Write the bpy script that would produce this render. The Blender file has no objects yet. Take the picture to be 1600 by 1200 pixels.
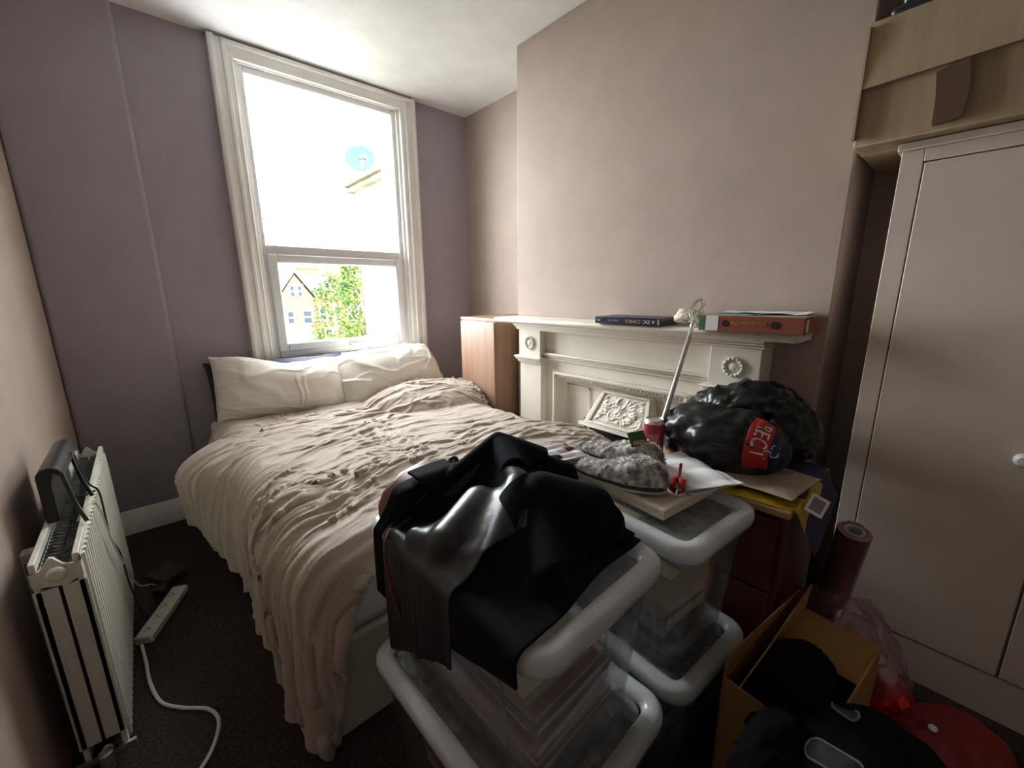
import bpy, bmesh, math, random
import numpy as np
from mathutils import Vector, Matrix, noise
from mathutils.bvhtree import BVHTree
R = math.radians
PI = math.pi
C = bpy.context.scene.collection
SC = bpy.context.scene
random.seed(7)

# ---------------------------------------------------------------- camera
H = 1.295                       # camera height, the room's ceiling is 2.67 m up
F = 642.0
def cam_basis(pitch, yaw, roll):
    cy, sy = math.cos(yaw), math.sin(yaw); cp, sp = math.cos(pitch), math.sin(pitch)
    w = Vector((sy*cp, cy*cp, -sp)); right = Vector((cy, -sy, 0)); up = right.cross(w)
    r = right*math.cos(roll)+up*math.sin(roll); u = -right*math.sin(roll)+up*math.cos(roll)
    return r, u, w
r_, u_, w_ = cam_basis(R(12.575), R(41.664), R(-0.545))
cd = bpy.data.cameras.new('camera'); cam = bpy.data.objects.new('camera', cd); C.objects.link(cam)
cd.sensor_width = 36; cd.lens = F/1600*36; cd.clip_start = 0.02; cd.clip_end = 400
cam.matrix_world = Matrix(((r_.x, u_.x, -w_.x, 0), (r_.y, u_.y, -w_.y, 0), (r_.z, u_.z, -w_.z, H), (0, 0, 0, 1)))
SC.camera = cam
# ---------------------------------------------------------------- world and light
world = bpy.data.worlds.new('overcast_sky'); SC.world = world; world.use_nodes = True
wn = world.node_tree; wn.nodes.clear()
wo = wn.nodes.new('ShaderNodeOutputWorld'); bg = wn.nodes.new('ShaderNodeBackground')
tc = wn.nodes.new('ShaderNodeTexCoord'); sep = wn.nodes.new('ShaderNodeSeparateXYZ'); cr = wn.nodes.new('ShaderNodeValToRGB')
wn.links.new(tc.outputs['Generated'], sep.inputs[0]); wn.links.new(sep.outputs['Z'], cr.inputs[0])
cr.color_ramp.elements[0].position = 0.0; cr.color_ramp.elements[0].color = (0.90, 0.95, 1.0, 1)
cr.color_ramp.elements[1].position = 0.6; cr.color_ramp.elements[1].color = (1.0, 1.0, 1.0, 1)
wn.links.new(cr.outputs[0], bg.inputs[0]); bg.inputs[1].default_value = 8.0
wn.links.new(bg.outputs[0], wo.inputs[0])
# daylight portal in the window opening
ld = bpy.data.lights.new('window_portal', 'AREA'); ld.shape = 'RECTANGLE'; ld.size = 1.1; ld.size_y = 1.75
ld.cycles.is_portal = True
lo = bpy.data.objects.new('window_portal', ld); C.objects.link(lo)
lo.location = (1.09, 3.30, 1.72); lo.rotation_euler = (R(-90), 0, 0)
SC.view_settings.view_transform = 'Standard'; SC.view_settings.look = 'None'
SC.view_settings.gamma = 1.0; SC.view_settings.use_curve_mapping = False
SC.view_settings.exposure = 2.05

# ---------------------------------------------------------------- materials
MATS = {}
def hexc(h):
    v = [int(h[i:i+2], 16)/255 for i in (0, 2, 4)]
    return tuple(c/12.92 if c <= .04045 else ((c+.055)/1.055)**2.4 for c in v)
def mat(name, col, rough=.6, metal=0, bump=None, var=0, vscale=6, spec=.5, col2=None, sheen=0, coat=0, detail=4, aniso=(1, 1, 1), bdist=.002, trans=0):
    m = bpy.data.materials.new(name); m.use_nodes = True; nt = m.node_tree; b = nt.nodes['Principled BSDF']
    b.inputs['Roughness'].default_value = rough; b.inputs['Metallic'].default_value = metal
    b.inputs['Specular IOR Level'].default_value = spec
    if sheen: b.inputs['Sheen Weight'].default_value = sheen; b.inputs['Sheen Roughness'].default_value = .5
    if coat: b.inputs['Coat Weight'].default_value = coat; b.inputs['Coat Roughness'].default_value = .1
    if trans: b.inputs['Transmission Weight'].default_value = trans
    c = (*col, 1); tcn = nt.nodes.new('ShaderNodeTexCoord'); mp = nt.nodes.new('ShaderNodeMapping'); mp.inputs['Scale'].default_value = aniso
    nt.links.new(tcn.outputs['Object'], mp.inputs[0])
    n1 = nt.nodes.new('ShaderNodeTexNoise'); n1.inputs['Scale'].default_value = vscale; n1.inputs['Detail'].default_value = detail
    nt.links.new(mp.outputs[0], n1.inputs['Vector'])
    rp = nt.nodes.new('ShaderNodeValToRGB'); rp.color_ramp.elements[0].position = .35; rp.color_ramp.elements[1].position = .65
    v = var if var else .04
    c2 = (*col2, 1) if col2 else tuple(min(1, x*(1+v)) for x in col)+(1,)
    c1 = c if col2 else tuple(x*(1-v) for x in col)+(1,)
    rp.color_ramp.elements[0].color = c1; rp.color_ramp.elements[1].color = c2
    nt.links.new(n1.outputs[0], rp.inputs[0]); nt.links.new(rp.outputs[0], b.inputs['Base Color'])
    if bump:
        n2 = nt.nodes.new('ShaderNodeTexNoise'); n2.inputs['Scale'].default_value = bump[0]; n2.inputs['Detail'].default_value = 3
        nt.links.new(mp.outputs[0], n2.inputs['Vector'])
        bn = nt.nodes.new('ShaderNodeBump'); bn.inputs['Strength'].default_value = bump[1]; bn.inputs['Distance'].default_value = bdist
        nt.links.new(n2.outputs[0], bn.inputs['Height']); nt.links.new(bn.outputs[0], b.inputs['Normal'])
    MATS[name] = m
    return m
def clear_mat(name, tint, milk=.12, rough=.12, gloss=.06, mcol=(.75, .78, .8), nvar=.5):
    """thin clear plastic: see-through, a little milky, with a sheen at grazing angles"""
    m = bpy.data.materials.new(name); m.use_nodes = True; nt = m.node_tree; nt.nodes.clear()
    o = nt.nodes.new('ShaderNodeOutputMaterial'); t = nt.nodes.new('ShaderNodeBsdfTransparent'); t.inputs[0].default_value = (*tint, 1)
    d = nt.nodes.new('ShaderNodeBsdfDiffuse'); d.inputs[0].default_value = (*mcol, 1)
    tl = nt.nodes.new('ShaderNodeBsdfTranslucent'); tl.inputs[0].default_value = (*mcol, 1)
    a0 = nt.nodes.new('ShaderNodeMixShader'); a0.inputs[0].default_value = .5
    nt.links.new(d.outputs[0], a0.inputs[1]); nt.links.new(tl.outputs[0], a0.inputs[2])
    g = nt.nodes.new('ShaderNodeBsdfGlossy'); g.inputs['Roughness'].default_value = rough
    a = nt.nodes.new('ShaderNodeMixShader'); nz = nt.nodes.new('ShaderNodeTexNoise'); nz.inputs['Scale'].default_value = 9; nz.inputs['Detail'].default_value = 6
    mr = nt.nodes.new('ShaderNodeMapRange'); mr.inputs['From Min'].default_value = .35; mr.inputs['From Max'].default_value = .75
    mr.inputs['To Min'].default_value = milk*(1-nvar); mr.inputs['To Max'].default_value = milk*(1+nvar)
    nt.links.new(nz.outputs[0], mr.inputs[0]); nt.links.new(mr.outputs[0], a.inputs[0])
    nt.links.new(t.outputs[0], a.inputs[1]); nt.links.new(a0.outputs[0], a.inputs[2])
    f = nt.nodes.new('ShaderNodeLayerWeight'); pw_ = nt.nodes.new('ShaderNodeMath'); pw_.operation = 'POWER'; pw_.inputs[1].default_value = 4; nt.links.new(f.outputs['Facing'], pw_.inputs[0])
    ml = nt.nodes.new('ShaderNodeMath'); ml.operation = 'MULTIPLY_ADD'; ml.inputs[1].default_value = .55; ml.inputs[2].default_value = gloss; nt.links.new(pw_.outputs[0], ml.inputs[0])
    b = nt.nodes.new('ShaderNodeMixShader'); nt.links.new(ml.outputs[0], b.inputs[0]); nt.links.new(a.outputs[0], b.inputs[1]); nt.links.new(g.outputs[0], b.inputs[2])
    nt.links.new(b.outputs[0], o.inputs[0]); MATS[name] = m
    return m
M_wall = mat('mauve_wall_paint', (.42, .335, .285), .75, bump=(180, .35), var=.03)
M_wallf = mat('mauve_grey_far_wall', (.36, .325, .365), .75, bump=(180, .3), var=.03)  # far wall and boxing, a bluer tone than the other walls
M_ceil = mat('white_ceiling_paint', (.78, .78, .78), .9, bump=(60, .1))
M_gloss = mat('white_gloss_paint', (.80, .79, .76), .35, bump=(30, .05), bdist=.001)
M_upvc = mat('white_upvc', (.78, .79, .80), .3)
M_mantel = mat('cream_fireplace_paint', (.74, .70, .61), .45, bump=(60, .12))
M_carpet = mat('dark_brown_carpet', (.050, .036, .033), .95, bump=(260, .9), var=.35, vscale=90, bdist=.004, spec=.1)
M_sheet = mat('cream_sheet', (.62, .58, .47), .85, bump=(25, .3), bdist=.01)
M_white_fabric = mat('white_pillow_cotton', (.80, .77, .70), .85, bump=(40, .15), bdist=.004)
M_navy = mat('navy_fabric', (.03, .035, .08), .8, bump=(80, .2))
M_wood = mat('light_brown_veneer', (.34, .205, .135), .45, col2=(.40, .25, .17), vscale=3, aniso=(8, 8, .6), bump=(60, .05))
M_wardrobe = mat('cream_wardrobe_paint', (.62, .54, .45), .5, bump=(50, .08), var=.03)
M_card = mat('tan_cardboard', (.42, .32, .20), .85, bump=(90, .2), var=.08, vscale=3, aniso=(1, 10, 1))
M_card_in = mat('dark_cardboard_inside', (.20, .14, .08), .9)
M_tape = mat('brown_parcel_tape', (.13, .08, .055), .25, bump=(30, .3))
M_black = mat('black_plastic', (.018, .018, .02), .35)
M_rad = mat('cream_radiator_enamel', (.74, .74, .66), .35)
M_fin = mat('dusty_grey_metal_fins', (.22, .22, .22), .6, metal=.3, var=.3, vscale=30)
M_dkgap = mat('dark_gap', (.015, .012, .012), .9)
M_metal = mat('brushed_metal', (.6, .58, .56), .3, metal=.9)
M_chest = mat('dark_red_lacquer', (.075, .012, .010), .45, var=.2)
M_chesttop = mat('window_lit_tan_top', (.40, .23, .12), .5, col2=(.46, .28, .15), aniso=(1, 8, 1))  # red-brown gloss top; the window light on it is put into this tan
M_lid = clear_mat('milky_lid_plastic', (.9, .92, .94), milk=.85, rough=.25, gloss=.05, mcol=(.90, .92, .93), nvar=.08)
M_lidp = clear_mat('clear_lid_panel_plastic', (.85, .87, .88), milk=.30, rough=.2, gloss=.05)
M_clear = clear_mat('clear_box_plastic', (.90, .91, .91), milk=.10, rough=.12, gloss=.03)
M_glass = clear_mat('window_glass', (.97, .98, .98), milk=.0, rough=.0, gloss=.02)
M_film = clear_mat('pink_clear_film', (.95, .80, .85), milk=.30, rough=.15, gloss=.1, mcol=(.7, .5, .55))
M_paper = mat('white_paper', (.80, .80, .82), .8, bump=(12, .15))
M_page = mat('cream_page_edges', (.62, .56, .45), .85, bump=(200, .3), aniso=(.1, .1, 5))

# ---------------------------------------------------------------- helpers
def link(o, parent=None):
    C.objects.link(o)
    if parent is not None: o.parent = parent
    return o
def tag(o, label=None, cat=None, group=None, kind=None):
    if label: o['label'] = label
    if cat: o['category'] = cat
    if group: o['group'] = group
    if kind: o['kind'] = kind
    return o
def thing(name, label, cat, loc=(0, 0, 0), rot=0, group=None, kind=None):
    o = bpy.data.objects.new(name, None); C.objects.link(o); o.location = loc; o.empty_display_size = .05
    o.rotation_euler = rot if isinstance(rot, tuple) else (0, 0, rot)
    return tag(o, label, cat, group, kind)
def finish(name, me, m, parent=None, bevel=0, seg=2, smooth=35, sub=0, solid=0, soff=-1):
    for p in me.polygons: p.use_smooth = True
    if smooth < 180: me.set_sharp_from_angle(angle=R(smooth))
    if m: me.materials.append(m)
    o = bpy.data.objects.new(name, me); link(o, parent)
    if solid:
        s = o.modifiers.new('solid', 'SOLIDIFY'); s.thickness = solid; s.offset = soff
    if bevel:
        b = o.modifiers.new('bevel', 'BEVEL'); b.width = bevel; b.segments = seg; b.limit_method = 'ANGLE'; b.angle_limit = R(40)
    if sub:
        s = o.modifiers.new('sub', 'SUBSURF'); s.levels = sub; s.render_levels = sub
    return o
class MB:
    def __init__(s): s.bm = bmesh.new()
    def box(s, x0, y0, z0, x1, y1, z1, mx=None):
        vs = [s.bm.verts.new(Vector(p) if mx is None else mx @ Vector(p)) for p in
              ((x0, y0, z0), (x1, y0, z0), (x1, y1, z0), (x0, y1, z0), (x0, y0, z1), (x1, y0, z1), (x1, y1, z1), (x0, y1, z1))]
        for f in ((0, 3, 2, 1), (4, 5, 6, 7), (0, 1, 5, 4), (1, 2, 6, 5), (2, 3, 7, 6), (3, 0, 4, 7)): s.bm.faces.new([vs[i] for i in f])
        return s
    def prism(s, pts, a, b, axis=2, mx=None):
        """polygon pts (2D) swept from a to b along axis"""
        def P(p, t):
            v = {0: (t, p[0], p[1]), 1: (p[0], t, p[1]), 2: (p[0], p[1], t)}[axis]
            return Vector(v) if mx is None else mx @ Vector(v)
        A = [s.bm.verts.new(P(p, a)) for p in pts]; B = [s.bm.verts.new(P(p, b)) for p in pts]; n = len(pts)
        s.bm.faces.new(A); s.bm.faces.new(B[::-1])
        for i in range(n): s.bm.faces.new((A[i], B[i], B[(i+1) % n], A[(i+1) % n]))
        return s
    def rings(s, rings, closed=True, cap=True):
        V = [[s.bm.verts.new(p) for p in r] for r in rings]; n = len(V[0])
        for a, b in zip(V[:-1], V[1:]):
            for i in range(n if closed else n-1): s.bm.faces.new((a[i], a[(i+1) % n], b[(i+1) % n], b[i]))
        if cap and closed: s.bm.faces.new(V[0][::-1]); s.bm.faces.new(V[-1])
        return s
    def lathe(s, prof, n=24, mx=Matrix(), cap=True):
        return s.rings([[mx @ Vector((r*math.cos(2*PI*i/n), r*math.sin(2*PI*i/n), z)) for i in range(n)] for r, z in prof], cap=cap)
    def tube(s, pts, rad, n=8, smooth=True):
        P = [Vector(p) for p in pts]
        if smooth and len(P) > 2:
            Q = []
            for i in range(len(P)-1):
                p0, p1, p2, p3 = P[max(i-1, 0)], P[i], P[i+1], P[min(i+2, len(P)-1)]
                for k in range(8):
                    t = k/8; Q.append(.5*((2*p1)+(p2-p0)*t+(2*p0-5*p1+4*p2-p3)*t*t+(3*p1-p0-3*p2+p3)*t**3))
            P = Q+[P[-1]]
        rr = rad if callable(rad) else (lambda t: rad)
        T = (P[1]-P[0]).normalized(); N = T.orthogonal().normalized(); rings = []
        for i, p in enumerate(P):
            t2 = (P[min(i+1, len(P)-1)]-P[max(i-1, 0)]).normalized()
            N = (N-t2*N.dot(t2)).normalized(); B = t2.cross(N); r = rr(i/(len(P)-1))
            rings.append([p+(N*math.cos(2*PI*k/n)+B*math.sin(2*PI*k/n))*r for k in range(n)])
        return s.rings(rings)
    def build(s, name, m, parent=None, **k):
        bmesh.ops.recalc_face_normals(s.bm, faces=s.bm.faces)
        me = bpy.data.meshes.new(name); s.bm.to_mesh(me); s.bm.free()
        return finish(name, me, m, parent, **k)
def grid_obj(name, P, m, parent=None, uvs=None, **k):
    """P: n x m x 3 array -> one quad sheet with UVs"""
    n, q = P.shape[:2]; idx = np.arange(n*q).reshape(n, q)
    f = np.stack([idx[:-1, :-1], idx[1:, :-1], idx[1:, 1:], idx[:-1, 1:]], -1).reshape(-1, 4)
    me = bpy.data.meshes.new(name); me.from_pydata(P.reshape(-1, 3).tolist(), [], f.tolist())
    uv = me.uv_layers.new(name='uv'); I, J = np.divmod(f.reshape(-1), q)
    sc = uvs or (1, 1)
    uv.data.foreach_set('uv', np.stack([I/(n-1)*sc[0], J/(q-1)*sc[1]], -1).astype(np.float32).ravel())
    return finish(name, me, m, parent, smooth=180, **k)
def text(name, body, size, m, mx, parent, ext=.0004, sx=1, spacing=1):
    cu = bpy.data.curves.new('t', 'FONT'); cu.body = body; cu.size = size; cu.extrude = ext; cu.align_x = 'CENTER'; cu.align_y = 'CENTER'; cu.space_character = spacing
    t = bpy.data.objects.new('t', cu); C.objects.link(t); dg = bpy.context.evaluated_depsgraph_get(); dg.update()
    me = bpy.data.meshes.new_from_object(t.evaluated_get(dg)); bpy.data.objects.remove(t); bpy.data.curves.remove(cu)
    me.transform(mx @ Matrix.Diagonal((sx, 1, 1, 1))); me.materials.clear(); me.materials.append(m); me.name = name
    o = bpy.data.objects.new(name, me); return link(o, parent)
def frame(x, y, z, loc=(0, 0, 0)):
    x, y, z = Vector(x), Vector(y), Vector(z)
    return Matrix(((x.x, y.x, z.x, loc[0]), (x.y, y.y, z.y, loc[1]), (x.z, y.z, z.z, loc[2]), (0, 0, 0, 1)))
def rrect(w, h, r, n=6):
    o = []
    for cx, cy, a0 in ((w/2-r, h/2-r, 0), (-w/2+r, h/2-r, 90), (-w/2+r, -h/2+r, 180), (w/2-r, -h/2+r, 270)):
        for i in range(n+1):
            a = R(a0+90*i/n); o.append((cx+r*math.cos(a), cy+r*math.sin(a)))
    return o
def vnoise(P, sc, seed=0):
    """smooth value noise on an (..., 3) array, in numpy"""
    P = np.asarray(P)*sc+seed*17.31; i = np.floor(P).astype(np.int64); f = P-i; f = f*f*(3-2*f); out = 0
    def h(a, b, c):
        n = (a*374761393+b*668265263+c*2147483647+seed*974634777) & 0xffffffff
        n = ((n ^ (n >> 13))*1274126177) & 0xffffffff
        return ((n ^ (n >> 16)) & 0xffff)/32767.5-1
    for dx in (0, 1):
        for dy in (0, 1):
            for dz in (0, 1):
                w = (f[..., 0] if dx else 1-f[..., 0])*(f[..., 1] if dy else 1-f[..., 1])*(f[..., 2] if dz else 1-f[..., 2])
                out = out+w*h(i[..., 0]+dx, i[..., 1]+dy, i[..., 2]+dz)
    return out
def pbd(P, L, collide, steps=150, iters=8, dt=.012, g=-9.8, bend=.06, damp=.985, force=None, shear=.5, pin=None, xi=None):
    """position based cloth on a grid. P start (n,m,3); L rest positions (n,m,2)"""
    P = P.astype(np.float64).copy(); V = np.zeros_like(P)
    G = []
    def add(a, b, k, par):
        A = np.s_[a[0]:a[1], a[2]:a[3]]
    n, m = P.shape[:2]
    def pairs(di, dj, k):
        for par in ((0, 1) if abs(di)+abs(dj) < 2 or di*dj else (0, 1, 2, 3)):
            step = 2 if (abs(di) < 2 and abs(dj) < 2) else 4
            if di: i0 = np.arange(par, n-di, step); j0 = np.arange(max(0, -dj), m-max(0, dj))
            else: i0 = np.arange(0, n); j0 = np.arange(par, m-dj, step)
            if len(i0) == 0 or len(j0) == 0: continue
            a = np.ix_(i0, j0); b = np.ix_(i0+di, j0+dj)
            d0 = np.linalg.norm(L[a]-L[b], axis=-1); G.append((a, b, d0, k))
    pairs(1, 0, 1.); pairs(0, 1, 1.); pairs(1, 1, shear); pairs(1, -1, shear); pairs(2, 0, bend); pairs(0, 2, bend)
    wgt = np.ones((n, m)) if pin is None else np.where(pin, 0., 1.)
    for s in range(steps):
        V[..., 2] += g*dt
        if force is not None: V += force(P)*dt
        V *= damp; V *= wgt[..., None]
        Q = P+V*dt
        for it in range(iters):
            for a, b, d0, k in G:
                d = Q[b]-Q[a]; l = np.linalg.norm(d, axis=-1)+1e-9
                if pin is None: c = (d*(k*.5*(l-d0)/l)[..., None]); Q[a] += c; Q[b] -= c
                else:
                    wa = wgt[a]; wb = wgt[b]; ws = wa+wb+1e-9
                    c = d*(k*(l-d0)/l/ws)[..., None]; Q[a] += c*wa[..., None]; Q[b] -= c*wb[..., None]
            if it % 3 == 2 or it == iters-1: Q = collide(Q, P)
        V = (Q-P)/dt; P = Q
    return P
def contact(Q, P, depth, N, mu):
    """push points out by depth along N with friction"""
    hit = depth > 0
    if not hit.any(): return Q
    dn = depth[hit][:, None]*N[hit]; q = Q[hit]+dn; mv = q-P[hit]; nn = N[hit]
    tg = mv-nn*(mv*nn).sum(-1)[:, None]; Q[hit] = q-tg*mu
    return Q
def sd_box(Q, c, b, r):
    """rounded box distance and normal"""
    p = Q-np.array(c); s = np.sign(p); q = np.abs(p)-(np.array(b)-r)
    o = np.maximum(q, 0); lo_ = np.linalg.norm(o, axis=-1); ins = np.minimum(q.max(-1), 0); d = lo_+ins-r
    N = np.where((lo_ > 1e-9)[..., None], o/(lo_+1e-12)[..., None], (q == q.max(-1, keepdims=True))*1.)*s
    return d, N

# ================================================================ THE ROOM
XL, XR, YF, ZC = -.34, 2.19, 3.0, 2.67
XB, YB0, YB1 = 1.838, .35, 2.0          # chimney breast face and its two ends
YN = -1.9
WX0, WX1, WZ0, WZ1 = .60, 1.60, .88, 2.59
def struct(name, mb, m, **k): return tag(mb.build(name, m, **k), kind='structure')
struct('floor', MB().box(XL-.2, YN-.2, -.1, XR+.2, YF, 0), M_carpet)
struct('ceiling', MB().box(XL-.2, YN-.2, ZC, XR+.2, YF+.35, ZC+.15), M_ceil)
struct('wall_left', MB().box(XL-.15, YN, 0, XL, YF+.3, ZC), M_wall)
struct('wall_right', MB().box(XR, YN, 0, XR+.15, YF+.3, ZC), M_wall)
struct('wall_near', MB().box(XL, YN-.15, 0, XR, YN, ZC), M_wall)
mb = MB(); mb.box(XL, YF, -.0, WX0, YF+.3, ZC); mb.box(WX1, YF, 0, XR, YF+.3, ZC); mb.box(WX0, YF, 0, WX1, YF+.3, WZ0); mb.box(WX0, YF, WZ1, WX1, YF+.3, ZC)
struct('wall_far', mb, M_wallf)
struct('wall_boxing', MB().box(XL, YF-.035, 0, .115, YF+.002, ZC), M_wallf, bevel=.02, seg=4)
struct('wall_chimney_breast', MB().box(XB, YB0, 0, XR+.002, YB1, ZC), M_wall, bevel=.006)
# baseboards
def skirting(name, x0, x1, y, z1=.135):
    mb = MB(); pr = [(0, 0), (-.02, 0), (-.02, z1-.04), (-.015, z1-.032), (-.015, z1-.022), (-.008, z1-.01), (-.005, z1), (0, z1)]
    mb.prism([(y+a, b) for a, b in pr], x0, x1, axis=0); struct(name, mb, M_gloss)
skirting('baseboard_far', XL, .13, YF-.035)
skirting('baseboard_far_right', .13, XR, YF)

# ---------------------------------------------------------------- window
win = thing('window_1', 'tall white sash window over the bed', 'window', (1.1, YF, .8), kind='structure')
del win['category']; del win['label']
def wpart(name, mb, m, par=win, bevel=.003, **k):
    o = mb.build(name, m, None, bevel=bevel, **k); o.parent = par; o.matrix_parent_inverse = Matrix.Translation((-1.1, -YF, -.8)) if par is win else Matrix()
    return o
def rectframe(mb, x0, x1, z0, z1, w, y0, y1, wb=None):
    wb = wb or w
    mb.box(x0, y0, z0, x0+w, y1, z1); mb.box(x1-w, y0, z0, x1, y1, z1)
    mb.box(x0+w, y0, z1-w, x1-w, y1, z1); mb.box(x0+w, y0, z0, x1-w, y1, z0+wb)
    return mb
# moulded architrave, stepped profile
mb = MB()
for (xa, xb) in ((.485, .60), (1.715, 1.60)):
    s = 1 if xb > xa else -1
    pr = [(0, 0), (0, -.045), (.014, -.052), (.03, -.048), (.034, -.036), (.058, -.034), (.064, -.044), (.078, -.042), (.084, -.03), (.10, -.026), (.105, -.03), (.115, -.024), (.115, 0)]
    mb.prism([(xa+s*a, YF+b) for a, b in pr], .80, 2.66, axis=2)
wpart('architrave', mb, M_gloss, bevel=.001)
mb = MB()
pr = [(0, 0), (0, -.03), (.016, -.052), (.03, -.048), (.034, -.036), (.05, -.034), (.058, -.028), (.085, -.024), (.085, 0)]
mb.prism([(YF+b, 2.665-a) for a, b in pr], .55, 1.68, axis=0)
wpart('head_moulding', mb, M_gloss, bevel=.001)
wpart('sill', MB().box(.485, YF-.055, .80, 1.725, YF+.02, .835).box(.60, YF-.03, .835, 1.60, YF+.05, .885), M_gloss, bevel=.006)
mb = MB(); mb.box(.585, YF, .88, .62, YF+.3, 2.60); mb.box(1.58, YF, .88, 1.615, YF+.3, 2.60); mb.box(.6, YF, 2.575, 1.6, YF+.3, 2.61); mb.box(.6, YF+.07, .86, 1.6, YF+.32, .885)
wpart('reveal', mb, M_gloss)
mb = MB(); rectframe(mb, .60, 1.60, .885, 2.59, .05, YF+.02, YF+.09); mb.box(.65, YF+.02, 1.525, 1.55, YF+.09, 1.60)
wpart('outer_frame', mb, M_upvc, bevel=.008)
mb = MB(); rectframe(mb, .645, 1.555, .925, 1.545, .055, YF+.0, YF+.075); wpart('casement', mb, M_upvc, bevel=.010)
p1 = wpart('pane', MB().box(.645, YF+.05, 1.60, 1.555, YF+.056, 2.545), M_glass, bevel=0)
p2 = wpart('pane', MB().box(.695, YF+.04, .975, 1.505, YF+.046, 1.495), M_glass, bevel=0)
mb = MB(); mb.box(1.10, YF-.022, .93, 1.16, YF, .948); mb.box(1.125, YF-.045, .934, 1.215, YF-.02, .948); wpart('window_handle', mb, M_upvc, bevel=.004)
mb = MB(); mb.box(.795, YF-.05, .868, .895, YF-.012, .895); wp = wpart('restrictor_catch', mb, M_black, bevel=.004)
tag(wp, 'black window restrictor catch with a small white sticker')
wpart('catch_sticker', MB().box(.825, YF-.0512, .872, .872, YF-.049, .886), M_paper, bevel=0)

# ================================================================ OUTSIDE
M_brick = bpy.data.materials.new('terrace_brick'); M_brick.use_nodes = True
nt = M_brick.node_tree; bt = nt.nodes.new('ShaderNodeTexBrick'); tcn = nt.nodes.new('ShaderNodeTexCoord'); bt.inputs['Scale'].default_value = 3
mp = nt.nodes.new('ShaderNodeMapping'); mp.inputs['Rotation'].default_value = (R(90), 0, 0)
bt.inputs['Color1'].default_value = (.15, .058, .033, 1); bt.inputs['Color2'].default_value = (.11, .045, .028, 1); bt.inputs['Mortar'].default_value = (.17, .13, .10, 1)
nt.links.new(tcn.outputs['Object'], mp.inputs[0]); nt.links.new(mp.outputs[0], bt.inputs['Vector']); nt.links.new(bt.outputs[0], nt.nodes['Principled BSDF'].inputs['Base Color'])
nt.nodes['Principled BSDF'].inputs['Roughness'].default_value = .9; nt.nodes['Principled BSDF'].inputs['Specular IOR Level'].default_value = .05
M_slate = mat('pale_slate', (.055, .058, .062), .6, spec=.05, var=.25, vscale=2)
M_render = mat('white_render', (.6, .6, .56), .9, spec=.05)
M_stone = mat('mossy_stone', (.09, .085, .05), .9, spec=.05, var=.3, vscale=4)
M_leaf = mat('green_leaves', (.03, .06, .014), .7, spec=.05, col2=(.08, .10, .03), vscale=1.5)
M_bark = mat('bark', (.10, .08, .05), .9)
M_pane = mat('dark_far_glass', (.02, .025, .03), .3, spec=.05)
M_grass = mat('garden_grass', (.07, .07, .05), .9, var=.3)
M_dish = mat('dish_grey', (.022, .038, .05), .8, spec=.1)
struct('ground_outside', MB().box(-40, 4, -8.2, 90, 80, -8), M_grass)
def px2x(px, py, Y):
    d = w_+r_*((px-800)/F)-u_*((py-600)/F); t = Y/d.y; return d.x*t, d.z*t+H
def terrace(x0, x1, y0, label, zE, zR, gable=None, wins=(), chim=()):
    t = thing('brick_house', label, 'house', (x0, y0, -8), group='brick terrace beyond the garden')
    def L(o): o.matrix_parent_inverse = Matrix.Translation((-x0, -y0, 8)); return o
    L(MB().box(x0, y0, -8, x1, y0+8, zE).build('wall', M_brick, t))
    L(MB().prism([(y0-.3, zE), (y0+4, zR), (y0+8.3, zE)], x0, x1, axis=0).build('roof', M_slate, t))
    if gable:
        a, b, zt = gable; c = (a+b)/2
        L(MB().box(a, y0-.9, -8, b, y0, zE).build('gable_bay', M_brick, t))
        L(MB().prism([(a, zE), (b, zE), (c, zt-.15)], y0-.9, y0+3.2, axis=1).build('gable', M_brick, t))
        mb = MB()
        for e in (a-.25, b+.25):
            mb.prism([(e, zE-.1), (e, zE+.15), (c, zt+.25), (c, zt)], y0-1.1, y0+4, axis=1)
        L(mb.build('gable_roof', M_slate, t))
    for (wx, wz, ww, wh, dy) in wins:
        y = y0-dy
        f = L(rectframe(MB(), wx-ww/2-.12, wx+ww/2+.12, wz-wh/2-.12, wz+wh/2+.12, .14, y-.1, y+.02).box(wx-ww/2, y-.08, wz-.05, wx+ww/2, y, wz+.05).build('window', M_gloss, t))
        p = L(MB().box(wx-ww/2, y-.04, wz-wh/2, wx+ww/2, y-.02, wz+wh/2).build('pane', M_pane, t))
    for (cx, cz) in chim:
        L(MB().box(cx-.9, y0+3.5, zR-1, cx+.9, y0+4.7, cz).box(cx-1.05, y0+3.4, cz, cx+1.05, y0+4.8, cz+.15).build('chimney_stack', M_brick, t))
        for k in range(4): L(MB().lathe([(.14, cz+.15), (.11, cz+.65), (.13, cz+.7)], 10, Matrix.Translation((cx-.66+k*.44, y0+4.1, 0))).build('chimney_pot', M_brick, t))
    return t
terrace(5.0, 11.8, 40, 'brick house with a steep front gable seen low through the window', 1.1, 3.0, gable=(8.9, 11.5, 3.1),
        wins=[(9.9, 1.55, .35, .9, .9), (10.5, 1.55, .35, .9, .9), (9.55, -.65, .5, 1.0, .9), (10.9, -.65, .7, 1.1, .9), (9.6, -2.6, 1.1, .6, .9)], chim=[(8.9, 3.5)])
terrace(11.8, 17.2, 40.4, 'plain brick house beside the gabled one, partly behind the tree', 1.1, 3.2,
        wins=[(13.0, -2.3, .6, .8, 0), (12.6, -.5, .5, 1.1, 0), (15.2, -.6, .6, 1.2, 0), (16.2, -.6, .5, 1.3, 0), (13.9, -.5, .6, 1.2, 0)], chim=[(12.9, 3.7), (15.6, 4.4)])
w_ext = thing('garden_shed', 'low grey-roofed outhouse in front of the gabled house', 'outbuilding', (9.5, 36.5, -8))
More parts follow.
